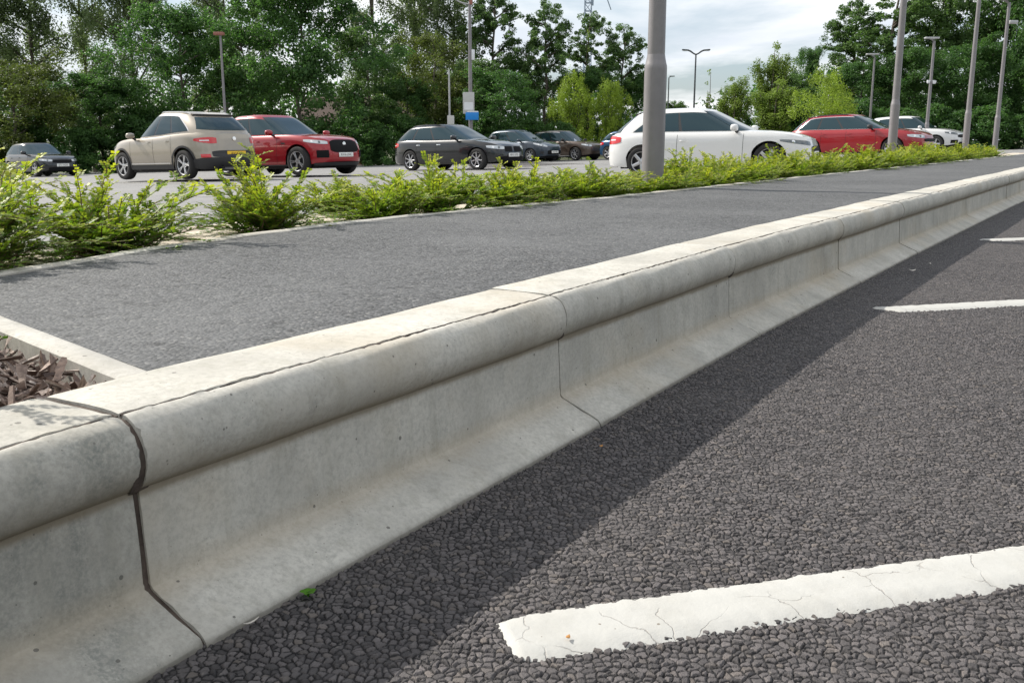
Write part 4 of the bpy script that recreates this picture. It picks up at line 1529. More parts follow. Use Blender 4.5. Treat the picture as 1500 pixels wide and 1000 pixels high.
def P_suv(**k):
    d = dict(L=4.45, W=1.84, H=1.62, wb=2.65, fo=0.90, r=0.345, sill=0.25, rake=0.14, gap=0.06, n=4.2,
             deck=[(0, 1.06), (.06, 1.08), (.2, 1.09), (.35, 1.06), (.55, 1.02), (.66, 1.02), (.72, 1.02), (.82, .99), (.90, .93), (.95, .86), (.98, .79), (1, .74)],
             front=[(.15, .16), (.25, .07), (.4, .01), (.55, 0), (.7, .02), (.8, .06), (.9, .12), (1.1, .3)],
             rear=[(.15, .20), (.28, .06), (.40, .0), (.52, .0), (.60, .035), (.75, .05), (.95, .09), (1.1, .17)],
             width=[(.14, .90), (.25, .955), (.4, .985), (.55, 1.0), (.72, 1.0), (.85, .99), (1.0, .975), (1.12, .965)],
             cabin=dict(front=[(0, .745), (.3, .69), (.6, .635), (.85, .585), (1, .55)], rear=[(0, .035), (.3, .055), (.6, .085), (.85, .115), (1, .14)],
                        width=[(0, .925), (.25, .895), (.5, .85), (.75, .795), (.9, .75), (.96, .715), (1, .67)],
                        roof=[(.0, 1.53), (.12, 1.555), (.3, 1.59), (.45, 1.60), (.58, 1.585), (.7, 1.54), (1, 1.4)]),
             glass=dict(rear=(.17, .235), front=(.70, .565), split=[.33, .62], t=(.12, .86)),
             headlamp=(.50, 1.05, .70, .80, .82, .88), taillamp=(.48, 1.06, .80, .88, .98, .95),
             doors=[.30, .47, .70], handles=[.335, .51], hz=.90)
    d.update(k)
    return d


def P_estate(**k):
    d = dict(L=4.62, W=1.81, H=1.44, wb=2.81, fo=0.78, r=0.325, sill=0.20, gap=0.045, n=4.4,
             deck=[(0, .93), (.05, .95), (.2, .955), (.45, .93), (.64, .925), (.70, .935), (.80, .90), (.90, .83), (.95, .76), (.98, .70), (1, .64)],
             front=[(.12, .12), (.22, .03), (.4, 0), (.55, .015), (.68, .05), (.8, .12), (1, .3)],
             rear=[(.12, .14), (.25, .02), (.4, .0), (.55, .0), (.7, .02), (.85, .05), (1, .10)],
             width=[(.12, .91), (.22, .96), (.35, .985), (.5, 1), (.68, 1), (.8, .99), (.93, .975), (1, .965)],
             cabin=dict(front=[(0, .735), (.3, .672), (.6, .60), (.85, .54), (1, .50)], rear=[(0, .02), (.3, .05), (.6, .09), (.85, .13), (1, .165)],
                        width=[(0, .92), (.25, .885), (.5, .835), (.75, .78), (.9, .735), (.96, .70), (1, .66)],
                        roof=[(0, 1.33), (.12, 1.365), (.3, 1.405), (.45, 1.41), (.58, 1.39), (.7, 1.34), (1, 1.2)]),
             glass=dict(rear=(.085, .19), front=(.685, .52), split=[.27, .60], t=(.11, .87)),
             headlamp=(.42, .98, .60, .66, .71, .745), taillamp=(.50, 1.05, .72, .76, .90, .88),
             doors=[.29, .475, .69], handles=[.31, .50], hz=.80)
    d.update(k)
    return d


PT = dict(
    beige=paint('beige_metallic', (0.34, 0.30, 0.245), 0.35, 0.36), red=paint('deep_red_metallic', (0.31, 0.004, 0.012), 0.12, 0.3),
    red2=paint('cherry_red', (0.29, 0.005, 0.012), 0.08, 0.3), black=paint('black_metallic', (0.006, 0.008, 0.011), 0.1, 0.3),
    navy=paint('slate_blue_metallic', (0.030, 0.045, 0.065), 0.35, 0.35), brown=paint('brown_metallic', (0.085, 0.060, 0.045), 0.35, 0.36),
    blue=paint('mid_blue_metallic', (0.020, 0.065, 0.14), 0.3, 0.35), white=paint('white_solid', (0.72, 0.72, 0.71), 0.0, 0.28),
    white2=paint('pearl_white', (0.66, 0.66, 0.66), 0.05, 0.3), dark=paint('dark_blue_black', (0.012, 0.017, 0.028), 0.2, 0.3))

K, G_, CH = M['black'], M['gloss'], M['chrome']
car('sports_utility_car', 'beige crossover seen from behind with yellow number plate, beside the red car', 'car',
    P_suv(paint=PT['beige'], cladding=True, spokes=5, twin=True, spoiler=True, rails=CH, fin=True, mirror_mat=PT['beige'], handle_mat=PT['beige'],
          glass=dict(rear=(.17, .27), front=(.70, .565), split=[.26, .56], t=(.13, .86), trim=.022, trim_mat=CH, low=0.0, rt=(.22, .80), ry=.86, rpow=1.3),
          cabin=dict(front=[(0, .745), (.3, .685), (.6, .62), (.85, .56), (1, .52)], rear=[(0, .03), (.3, .06), (.6, .105), (.85, .15), (1, .185)], n=3.6,
                     width=[(0, .93), (.25, .895), (.5, .845), (.75, .78), (.9, .73), (.96, .69), (1, .64)],
                     roof=[(0, 1.49), (.12, 1.525), (.25, 1.56), (.4, 1.595), (.5, 1.60), (.62, 1.56), (.7, 1.50), (1, 1.3)]),
          deck=[(0, 1.02), (.06, 1.06), (.16, 1.10), (.28, 1.07), (.4, 1.03), (.58, 1.0), (.66, 1.0), (.73, 1.0), (.82, .97), (.90, .91), (.95, .84), (.98, .77), (1, .72)],
          panels=[('rear_bumper_trim', -1, K, 0, 1.15, .22, .50, .008), ('rear_bumper_trim', -1, K, 0, .62, .50, .66, .012), ('reflector', -1, M['redlens'], .66, .90, .50, .58, .016),
                  ('front_bumper_trim', 1, K, 0, 1.0, .22, .42, .008), ('grille', 1, M['grille'], 0, .45, .62, .78, .01), ('skid_plate', -1, M['galv'], 0, .45, .21, .27, .016)],
          plates=[(-1, M['plate_y'], .585, 'AV16 BJJ')], badge=(-1, .93, .05)), (-8.3, 24.6), -52, -0.42)
car('sports_utility_car', 'deep red crossover with black grille facing right, tucked behind the beige one', 'car',
    P_suv(paint=PT['red'], L=4.73, W=1.94, H=1.65, wb=2.87, fo=.86, r=.375, spokes=5, twin=True, sill=.26,
          deck=[(0, 1.02), (.06, 1.06), (.2, 1.08), (.4, 1.06), (.6, 1.05), (.68, 1.06), (.76, 1.05), (.86, 1.01), (.93, .95), (.965, .89), (.985, .82), (1, .76)],
          cabin=dict(front=[(0, .70), (.3, .64), (.6, .575), (.85, .52), (1, .48)], rear=[(0, .03), (.3, .07), (.6, .12), (.85, .17), (1, .21)],
                     width=[(0, .92), (.25, .88), (.5, .83), (.75, .775), (.9, .735), (.96, .705), (1, .66)],
                     roof=[(0, 1.52), (.15, 1.57), (.3, 1.605), (.42, 1.61), (.55, 1.585), (.7, 1.52), (1, 1.4)]),
          glass=dict(rear=(.14, .24), front=(.655, .50), split=[.26, .58], t=(.12, .86)),
          panels=[('grille', 1, M['grille'], 0, .50, .58, .91, .012), ('air_intake', 1, M['grille'], .56, .88, .45, .64, .012), ('front_splitter', 1, K, 0, .95, .24, .33, .010), ('fender_vent', 1, K, 1.85, 2.0, .82, .86, .006)],
          headlamp=(.55, 1.18, .78, .86, .88, .935), plates=[(1, M['plate_w'], .52, 'RX16 LNC')], badge=(1, .80, .055), mirror=.63, doors=[.28, .45, .665], fin=True), (-6.3, 27.0), 125, -0.42)
car('estate_car', 'black estate car with pale headlamps, nose to the right behind the shrubs', 'car',
    P_estate(paint=PT['black'], spokes=7, rails=G_, fin=True,
             panels=[('grille', 1, M['grille'], .06, .38, .54, .70, .012), ('air_intake', 1, M['grille'], 0, .6, .24, .40, .01)], plates=[(1, M['plate_w'], .44, 'KR15 VTO')], handle_mat=M['chrome']), (-1.75, 31.4), 128, -0.41)
car('people_carrier', 'slate blue people carrier behind the bonnet of the black estate', 'car',
    P_suv(paint=PT['navy'], L=4.38, W=1.83, H=1.62, wb=2.65, r=.325, sill=.22, gap=.045, spokes=7, rim=M['galv'],
          deck=[(0, 1.0), (.1, 1.03), (.3, 1.04), (.55, .99), (.68, 1.0), (.76, 1.02), (.86, .96), (.93, .86), (.97, .78), (1, .7)],
          cabin=dict(front=[(0, .82), (.3, .73), (.6, .64), (.85, .565), (1, .51)], rear=[(0, .03), (.3, .05), (.6, .085), (.85, .12), (1, .15)],
                     width=[(0, .925), (.25, .895), (.5, .85), (.75, .795), (.9, .75), (.96, .715), (1, .67)],
                     roof=[(0, 1.52), (.12, 1.55), (.3, 1.595), (.45, 1.6), (.58, 1.57), (.7, 1.5), (1, 1.35)]),
          glass=dict(rear=(.13, .20), front=(.76, .54), split=[.27, .58], t=(.12, .86)),
          panels=[('grille', 1, M['grille'], 0, .52, .34, .56, .012), ('fog_lamp_housing', 1, K, .72, .90, .40, .50, .012)], headlamp=(.52, 1.2, .70, .86, .80, .95), plates=[(1, M['plate_w'], .47, 'LN12 KFA')]), (0.5, 50.0), 131, -0.58)
car('people_carrier', 'brown people carrier with chrome sill line, between slate blue and blue cars', 'car',
    P_suv(paint=PT['brown'], L=4.70, W=1.87, H=1.66, wb=2.8, r=.345, sill=.24, spokes=7, sill_mat=CH, mirror_mat=M['black'],
          glass=dict(rear=(.11, .19), front=(.73, .56), split=[.28, .58], t=(.12, .87), trim=.02, trim_mat=CH)), (2.85, 53.5), 131, -0.58)
car('hatchback_car', 'blue hatchback half hidden behind the tail of the white hatchback', 'car',
    P_estate(paint=PT['blue'], L=4.1, W=1.75, H=1.5, wb=2.55, spokes=5), (6.5, 50.5), 131, -0.42)
car('hatchback_car', 'dark hatchback whose roof just shows above the slate blue people carrier', 'car',
    P_estate(paint=PT['dark'], L=4.2, W=1.76, H=1.46, wb=2.6), (-2.5, 55.0), 131, -0.56)
car('hatchback_car', 'white three door hatchback behind the big lamp column', 'car',
    P_estate(paint=PT['white'], L=4.38, W=1.77, H=1.40, wb=2.68, fo=.80, r=.318, spokes=5, gap=.05,
             deck=[(0, .86), (.04, .90), (.2, .93), (.45, .905), (.64, .89), (.70, .895), (.80, .87), (.90, .81), (.95, .75), (.98, .70), (1, .64)],
             cabin=dict(front=[(0, .745), (.3, .675), (.6, .605), (.85, .545), (1, .51)], rear=[(0, .02), (.3, .055), (.6, .10), (.85, .142), (1, .168)],
                        width=[(0, .925), (.25, .89), (.5, .845), (.75, .795), (.9, .75), (.96, .72), (1, .68)],
                        roof=[(0, 1.325), (.15, 1.36), (.3, 1.378), (.45, 1.378), (.58, 1.35), (.7, 1.29), (1, 1.2)]),
             glass=dict(rear=(.16, .27), front=(.705, .53), split=[.44], t=(.11, .87), rpow=1.0), spoiler=True, doors=[.385, .70], handles=[.42], hz=.74, mirror=.665,
             headlamp=(.44, 1.12, .56, .665, .66, .715), hl_mat=M['cleardark'], taillamp=(.50, .98, .70, .72, .89, .87), fin=True,
             panels=[('grille', 1, M['grille'], 0, .40, .46, .56, .012), ('air_intake', 1, M['grille'], 0, .5, .20, .33, .01)], plates=[(1, M['plate_w'], .40, 'HG14 YDS')], sill_mat=PT['white']), (4.3, 21.0), 116, -0.205)
car('estate_car', 'cherry red estate car with chrome window line, nose towards the lamp column', 'car',
    P_estate(paint=PT['red2'], L=4.5, W=1.8, H=1.46, wb=2.65, fo=.88, r=.325, spokes=5, spoiler=True, rails=G_, mirror_mat=M['black'],
             glass=dict(rear=(.10, .19), front=(.70, .525), split=[.27, .58], t=(.11, .87), trim=.020, trim_mat=CH, low=1.0),
             panels=[('grille', 1, M['grille'], 0, .45, .50, .60, .012), ('air_intake', 1, M['grille'], 0, .6, .22, .38, .01)]), (11.4, 32.0), 131, -0.075)
car('sports_utility_car', 'white crossover half hidden behind the cherry red estate', 'car',
    P_suv(paint=PT['white2'], L=4.48, W=1.85, H=1.64, r=.35, spokes=5, hl_mat=M['cleardark'],
          panels=[('grille', 1, M['grille'], 0, .50, .60, .74, .012), ('air_intake', 1, M['grille'], .5, .85, .36, .5, .01), ('air_intake', 1, M['grille'], 0, .4, .28, .42, .01)]), (18.4, 45.0), 131, -0.02)
car('hatchback_car', 'black hatchback alone at the far left under the trees', 'car',
    P_estate(paint=PT['black'], L=4.3, W=1.78, H=1.43, wb=2.6, spokes=5,
             panels=[('grille', 1, M['grille'], 0, .42, .56, .68, .012), ('air_intake', 1, M['grille'], 0, .6, .22, .38, .01)], plates=[(1, M['plate_w'], .46, 'EJ13 WZM')]), (-20.6, 42.5), 131, -1.02)


# ------------------------------------------------------------------ lamp columns
def at_px(px, d):
    return ((px - 750) / F_PX * d, d)


def lamp_column(px, d, h, r0, r1, hc, label, head=None, mat=None, extras=(), gz=None, az=0.0, group='grey lamp columns'):
    x, y = at_px(px, d)
    z = float(lot_z(x, y)) - 0.02 if gz is None else gz
    root = empty('lamp_column', (x, y, z), az)
    tag(root, label, 'lamp post', group)
    mat = mat or M['steel']
    c = MB()
    n = 40 if r0 * 1000 / d > 6 else 20
    c.lathe([(r0 * 1.0, -0.15), (r0, 0.0), (r0, hc - 0.035), (r0 * 0.985, hc - 0.012), (r0 * 0.93, hc), (r1 * 1.08, hc + 0.03), (r1, hc + 0.055)], n)
    c.build('base_section', mat, root, sharp=50)
    s = MB().lathe([(r1, hc + 0.04), (r1 * 0.86, (hc + h) / 2), (r1 * 0.72, h), (0.0, h + 0.01)], n)
    s.build('shaft', mat, root, sharp=50)
    if r0 * 1000 / d > 8:
        dr = MB()
        dr.grid(lambda u, v: Vector(((r0 + 0.002) * math.cos(R(20 + 50 * u)), (r0 + 0.002) * math.sin(R(20 + 50 * u)), 0.25 + 0.45 * v)), 6, 2)
        dr.build('access_door', mat, root)
    if head == 'twin':
        for sg in (-1, 1):
            P = [(0, 0, h - 0.05), (sg * 0.15, 0, h + 0.02), (sg * 0.32, 0, h + 0.14), (sg * 0.46, 0, h + 0.20)]
            MB().tube(P, [0.045, 0.045, 0.05, 0.05], 8).build('arm', mat, root)
            hd = MB().box((sg * 0.64, 0, h + 0.22), (0.42, 0.2, 0.08), Matrix.Rotation(-sg * 0.08, 3, 'Y')).build('lamp_head', mat, root, bevel=0.03)
            MB().box((sg * 0.64, 0, h + 0.17), (0.32, 0.15, 0.03)).build('lens', M['lens'], hd)
    elif head in ('single', 'flat', 'red', 'curl'):
        if head == 'curl':
            P = [(0.05 - 0.42 * math.sin(R(a)) * 1.5, 0, h + 0.28 - 0.28 * math.cos(R(a))) for a in range(0, 100, 12)]
            MB().tube(P, 0.03, 8).build('arm', M['galv'], root)
            hd = MB().box((-0.62, 0, h + 0.30), (0.32, 0.2, 0.07)).build('lamp_head', M['galv'], root, bevel=0.02)
            MB().box((0.05, 0, h + 0.08), (0.14, 0.14, 0.2)).build('top_cap', M['rust'], root, bevel=0.02)
        elif head == 'red':
            hd = MB().box((-0.06, 0, h + 0.05), (0.46, 0.26, 0.14)).build('lamp_head', M['rust'], root, bevel=0.03)
        else:
            sg = 1 if head == 'single' else -1
            w = 0.5 if head == 'single' else 0.62
            MB().tube([(0, 0, h - 0.02), (sg * 0.16, 0, h + 0.08), (sg * 0.3, 0, h + 0.11)], 0.03, 8).build('arm', mat, root)
            hd = MB().box((sg * (0.3 if head == 'single' else 0.12), 0, h + 0.12), (w, 0.24, 0.08)).build('lamp_head', M['galv'] if head == 'flat' else mat, root, bevel=0.025)
        MB().box((-0.1 if head != 'single' else 0.3, 0, h + 0.075 if head != 'curl' else h + 0.26), (0.2, 0.15, 0.02)).build('lens', M['lens'], hd)
    for e in extras:
        if e[0] == 'box':
            _, ez, sz, m_, dx = e
            MB().box((dx, -r1 - sz[1] / 2, ez), sz).build('control_box', m_, root, bevel=0.01)
        if e[0] == 'camera':
            _, ez = e
            b = MB().box((0, -0.02, ez), (0.34, 0.08, 0.06)).build('camera_bracket', M['galv'], root)
            MB().lathe([(0.0, -0.12), (0.06, -0.11), (0.085, -0.05), (0.085, 0.02), (0.0, 0.03)], 14, c=(0.13, -0.06, ez - 0.02)).build('dome_camera', M['lens'], b)
            MB().lathe([(0.0, -0.12), (0.05, -0.11), (0.075, -0.05), (0.075, 0.02), (0.0, 0.03)], 14, c=(-0.13, -0.06, ez - 0.0)).build('dome_camera', M['lens'], b)
    return root


lamp_column(953, 6.2, 4.6, .070, .0545, .825, 'big near grey lamp column rising from the shrubs in front of the white hatchback', 'flat', gz=0.18)
lamp_column(1295.5, 15.5, 4.4, .070, .056, 1.17, 'leaning tall column in front of the cherry red estate', 'flat')
lamp_column(1400.5, 22.5, 3.95, .070, .056, 1.18, 'grey column in front of the nose of the white crossover', 'flat')
lamp_column(1443, 26.5, 4.05, .070, .054, 1.12, 'rightmost grey column, its flat double head showing against the dark trees', 'flat', extras=[('box', 3.55, (.22, .06, .09), M['galv'], .12)])
lamp_column(1261, 50, 4.75, .075, .06, 1.2, 'thin distant column above the roof of the red estate, head against the dark trees', 'flat')
lamp_column(1343, 44, 4.85, .09, .075, 1.3, 'distant column with two small dome cameras halfway up', 'flat', extras=[('camera', 3.15)])
lamp_column(341, 45, 6.05, .09, .065, 1.3, 'thin column with a red brown head behind the beige car', 'red')
lamp_column(691, 40, 6.35, .105, .085, 1.4, 'tall column with a pale curled arm carrying the blue sign', 'curl', extras=[('box', 4.4, (.12, .1, .4), M['lens'], .13)])
lamp_column(661, 46, 4.3, .075, .055, .9, 'thin headless pole with a pale box low down, left of the blue sign', None, mat=M['galv'], extras=[('box', 1.98, (.32, .12, .62), M['panel'], .06)])
lamp_column(1009, 60, 6.05, .080, .062, 1.2, 'dark twin armed lamp post against the sky', 'twin', mat=M['dark_steel'], group='dark lamp posts against the sky')
lamp_column(972, 95, 6.9, .09, .075, 1.2, 'small far single armed lamp post against the sky', 'single', mat=M['dark_steel'], group='dark lamp posts against the sky')


def signs():
    x, y = at_px(691, 40)
    z = float(lot_z(x, y))
    r = empty('sign_panel', (x - 0.07, y - 0.13, 2.0))
    tag(r, 'tall pale grey panel fixed to the column above the blue sign', 'sign')
    MB().box((0, 0, 0), (0.46, 0.03, 0.85)).build('board', M['panel'], r, bevel=0.006)
    MB().box((0, 0.03, 0.2), (0.3, 0.03, 0.04)).build('bracket', M['galv'], r)
    MB().box((0.0, -0.018, -0.12), (0.36, 0.004, 0.30)).build('notice', M['lens'], r)
    r = empty('blue_sign', (x + 0.07, y - 0.18, 1.53))
    tag(r, 'small blank bright blue sign box on the column with the curled arm', 'sign')
    MB().box((0, 0, -0.05), (0.52, 0.12, 0.30)).build('face', M['blue'], r, bevel=0.01)
    MB().box((0.02, 0, 0.125), (0.46, 0.11, 0.05)).build('top_cover', M['lens'], r, bevel=0.01)


signs()


# ------------------------------------------------------------------ trees
def leaf_cloud(g, centres, radii, per, size, droop=0.0, flat=0.5):
    """diamond leaf faces round clump centres"""
    C = np.repeat(centres, per, axis=0)
    Rr = np.repeat(radii, per, axis=0)
    n = len(C)
    d = g.normal(0, 1, (n, 3))
    d /= np.linalg.norm(d, axis=1, keepdims=True)
    rad = g.uniform(0.25, 1.0, (n, 1)) ** 0.6
    P = C + d * rad * Rr
    P[:, 2] -= droop * g.uniform(0, 1, n) ** 2
    nrm = d * 0.6 + g.normal(0, 0.7, (n, 3)) + np.array([0, 0, flat])
    nrm /= np.linalg.norm(nrm, axis=1, keepdims=True)
    a = np.cross(nrm, g.normal(0, 1, (n, 3)))
    a /= np.linalg.norm(a, axis=1, keepdims=True)
    b = np.cross(nrm, a)
    L = size * g.uniform(0.6, 1.25, (n, 1))
    bend = nrm * L * 0.12
    V = np.stack([P - a * L * 0.5, P + b * L * 0.30 - bend, P + a * L * 0.5, P - b * L * 0.30 - bend], 1).reshape(-1, 3)
    return V


def tree_proto(seed, kind):
    """unit-ish trees: height H metres; returns (crown mesh, trunk mesh, H)"""
    g = np.random.default_rng(seed)
    mb = MB()
    cs, rs = [], []
    spec = dict(
        dense=(10, 3.6, 0.10, 330, 96, 0.185, 'leaf_dark'), mid=(10, 3.0, 0.14, 290, 90, 0.18, 'leaf_mid'),
        olive=(10, 3.8, 0.08, 300, 92, 0.18, 'leaf_olive'), airy=(14, 2.9, 0.10, 420, 62, 0.15, 'leaf_airy'),
        tall=(14, 2.6, 0.12, 340, 82, 0.17, 'leaf_mid'), lime=(5, 2.1, 0.04, 190, 90, 0.11, 'leaf_lime'),
        willow=(7, 2.2, 0.03, 260, 72, 0.115, 'leaf_willow'), bush=(4, 2.6, 0.0, 190, 60, 0.22, 'leaf_dark'), wisp=(5, 0.9, 0.15, 40, 16, 0.12, 'leaf_willow'))[kind]
    H, W, base, ncl, per, size, mat = spec
    mat = M[mat]
    # trunk and limbs
    limbs = []
    n_main = {'lime': 9, 'willow': 12, 'bush': 6, 'wisp': 5, 'airy': 2}.get(kind, 1)
    if n_main > 2:
        for k in range(n_main):
            az = g.uniform(0, 6.28)
            sp = g.uniform(0.1, 0.95)
            top = Vector((math.cos(az) * W * 0.55 * sp, math.sin(az) * W * 0.55 * sp, H * g.uniform(0.7, 1.0) * (1 - 0.25 * sp)))
            limbs.append(([Vector((0, 0, 0)), top * 0.4 + Vector((0, 0, H * 0.06)), top], H * 0.010))
    else:
        for k in range(n_main):
            x, y = g.normal(0, 0.25, 2) * (k + 0.3)
            pts = [Vector((x * u + g.normal(0, 0.12), y * u + g.normal(0, 0.12), H * 0.96 * u)) for u in np.linspace(0, 1, 7)]
            pts[0] = Vector((x * 0.6, y * 0.6, -0.2))
            limbs.append((pts, H * (0.0095 if kind == 'airy' else 0.013)))
            for b in range({'airy': 12, 'tall': 24}.get(kind, 15)):
                u = g.uniform(max(0.14, base), 0.92)
                i = min(5, int(u * 6))
                p0 = pts[i].lerp(pts[i + 1], u * 6 - i)
                az = g.uniform(0, 6.28)
                ln = W * (0.5 + 0.55 * math.sin(math.pi * min(1, (u - base) / (1 - base) * 0.8 + 0.15))) * g.uniform(0.55, 1.0)
                rise = ln * g.uniform(0.25, 0.8)
                p2 = p0 + Vector((math.cos(az) * ln, math.sin(az) * ln, rise))
                p1 = p0.lerp(p2, 0.5) + Vector((0, 0, rise * 0.12))
                limbs.append(([p0, p1, p2], H * 0.0055))
    for pts, r in limbs:
        n = len(pts)
        mb.tube(pts, [r * (1 - 0.8 * i / (n - 1)) for i in range(n)], 6 if kind not in ('dense', 'mid') else 8, cap=False)
    trunk = mb.mesh('trunk', M['bark'], merge=0)
    # clumps: along the limbs, filled out with a ragged crown
    for k in range(ncl):
        if g.uniform() < 0.45 or kind in ('wisp', 'willow', 'airy'):
            pts, r = limbs[g.integers(0 if n_main > 2 else n_main, len(limbs))]
            u = g.uniform(0.25, 1.05)
            i = min(len(pts) - 2, int(u * (len(pts) - 1)))
            c = pts[i].lerp(pts[i + 1], u * (len(pts) - 1) - i) + Vector(g.normal(0, W * 0.07, 3))
        else:
            t = g.uniform(0, 1) ** 0.85
            zc = base + (1 - base) * (0.04 + 0.94 * t)
            prof = math.sin(math.pi * (0.14 + 0.80 * t)) ** 0.75 if kind != 'bush' else math.sqrt(max(0.05, 1 - t * t * 0.9))
            az = g.uniform(0, 6.28)
            lob = 1 + 0.28 * math.sin(az * 2 + seed) + 0.20 * math.sin(az * 3 + t * 7 + seed * 2)
            rr = W * prof * lob * g.uniform(0.35, 1.0) ** 0.5
            c = Vector((math.cos(az) * rr, math.sin(az) * rr, H * zc))
        cs.append(c[:])
        r = W * g.uniform(0.09, 0.22) * (0.8 if kind in ('airy', 'tall', 'wisp', 'willow') else 1.0)
        rs.append((r, r, r * (0.85 if kind not in ('willow', 'lime', 'wisp', 'airy') else 1.35)))
    V = leaf_cloud(g, np.array(cs), np.array(rs), per, size, droop=0.9 if kind == 'airy' else 0.0)
    V[:, 2] = np.maximum(V[:, 2], 0.02)
    nq = len(V) // 4
    crown = np_mesh('crown', V, np.arange(nq * 4).reshape(-1, 4), mat, smooth=False)
    return crown, trunk, H, W


TP = {}
for kind, seeds in dict(dense=(1, 2, 3), mid=(4, 5, 6), olive=(7, 8), airy=(9, 10, 11), tall=(12, 13, 14), lime=(15, 16), willow=(17, 18), bush=(19, 20, 21), wisp=(22,)).items():
    TP[kind] = [tree_proto(s_, kind) for s_ in seeds]
tree_n = {}


def tree(px, d, ytop, wpx, kind, label, cat='tree', name=None, group='trees beyond the car park', lift=0.0):
    x, y = at_px(px, d)
    z = float(lot_z(x, y)) - 0.1 + lift
    h = CAM_H + (Y_HOR - ytop) / F_PX * d - z
    k = tree_n.get(kind, 0)
    tree_n[kind] = k + 1
    crown, trunk, H, W = TP[kind][k % len(TP[kind])]
    r = empty(name or ('tree' if cat == 'tree' else 'bush'), (x, y, z), rng.uniform(0, 6.28))
    sw = wpx / F_PX * d / (2.15 * W)
    r.scale = (sw, sw, h / H / 1.02)
    tag(r, label, cat, group)
    link('crown', crown, r)
    link('trunk', trunk, r)
    return r


tree(40, 50, 92, 215, 'olive', 'olive green rounded tree at the left edge above the black hatchback')
tree(-40, 54, 60, 170, 'mid', 'green tree cut by the left edge of the picture')
tree(160, 53, 112, 200, 'dense', 'low dark tree between the olive tree and the beige car')
tree(285, 55, 18, 190, 'dense', 'broad dark green tree behind the beige car')
tree(372, 58, 20, 130, 'mid', 'mid green tree behind the red brown lamp head')
tree(450, 53, -45, 225, 'dense', 'largest dark spreading tree, behind the deep red car')
tree(545, 57, 45, 130, 'mid', 'tree with bright top right of the largest spreading tree')
tree(640, 60, 58, 150, 'olive', 'olive topped tree behind the thin headless pole')
tree(600, 58, 118, 120, 'dense', 'low dark tree above the tail of the black estate')
tree(735, 57, 108, 150, 'dense', 'low dark tree right of the blue sign')
tree(690, 62, 92, 110, 'mid', 'mid green tree directly behind the blue sign')
for i, (px, d, yt, w, lab) in enumerate([
        (-10, 64, -130, 150, 'tall thin leaved tree at the left edge, sky showing through'), (75, 66, -110, 160, 'tall airy tree above the olive tree, sky showing through'),
        (150, 68, -95, 140, 'slender airy tree with two stems left of the broad dark tree'), (215, 66, -90, 130, 'tall airy tree whose bare trunk shows beside the broad dark tree'),
        (345, 70, -110, 130, 'tall airy tree behind the red brown lamp head'), (555, 68, -80, 130, 'tall airy tree right of the largest spreading tree'),
        (612, 70, -110, 120, 'tall airy tree above the olive topped one'), (668, 68, -85, 110, 'tall airy tree left of the curled lamp arm')]):
    tree(px, d, yt, w, 'airy', lab)
tree(722, 66, -12, 100, 'tall', 'tall dark tree just right of the curled lamp arm')
tree(800, 64, 6, 95, 'tall', 'tall narrow tree left of the lattice mast with a pointed top')
tree(768, 66, 70, 80, 'mid', 'shorter tree at the foot of the tall narrow one')
tree(860, 66, 24, 84, 'tall', 'ragged tree hiding the foot of the lattice mast')
tree(857, 64, 30, 40, 'wisp', 'thin spindly tree in front of the lattice mast')
tree(905, 66, 42, 85, 'tall', 'tall tree right of the lattice mast with an open crown')
tree(925, 66, 110, 70, 'dense', 'low dark tree beside the big lamp column')
tree(860, 64, 105, 100, 'dense', 'dark tree behind the two lime saplings')
tree(838, 60, 110, 88, 'lime', 'larger lime green sapling left of the big lamp column', name='sapling')
tree(890, 60, 124, 64, 'lime', 'smaller lime green sapling nearest the big lamp column', name='sapling')
tree(1032, 52, 92, 50, 'wisp', 'wispy sapling beside the twin armed lamp post', name='sapling')
tree(1116, 56, 52, 120, 'willow', 'feathery young willow standing against the sky')
tree(1066, 54, 100, 105, 'willow', 'low willow clump above the roof of the white hatchback')
tree(1122, 52, 108, 150, 'willow', 'wide willow thicket above the bonnet of the white hatchback')
tree(1195, 48, 108, 112, 'lime', 'bright yellow green bush above the tail of the cherry red estate', 'bush', 'bush')
tree(1165, 72, 76, 60, 'dense', 'small dark distant tree between the willow and the big right hand trees')
tree(1150, 70, 112, 110, 'mid', 'low distant tree behind the bright yellow green bush')
tree(985, 110, 150, 60, 'mid', 'tiny far tree on the skyline left of the twin armed lamp post')
tree(1228, 62, 8, 105, 'tall', 'tall tree at the left end of the right hand wood')
tree(1282, 60, -50, 140, 'tall', 'very tall tree behind the leaning column')
tree(1345, 62, -10, 130, 'tall', 'tall tree behind the column with dome cameras')
tree(1405, 60, -70, 150, 'mid', 'tall broad tree behind the two right hand columns')
tree(1475, 57, -60, 160, 'dense', 'tall dark tree at the right edge')
tree(1545, 55, -60, 150, 'mid', 'tree cut by the right edge of the picture')
tree(1245, 56, 95, 120, 'dense', 'dark low tree behind the thin distant column')
tree(1320, 55, 80, 130, 'dense', 'dark low tree behind the white crossover')
tree(1400, 54, 70, 140, 'dense', 'dark low tree between the two right hand columns')
tree(1490, 52, 90, 130, 'dense', 'dark low tree beside the right edge')


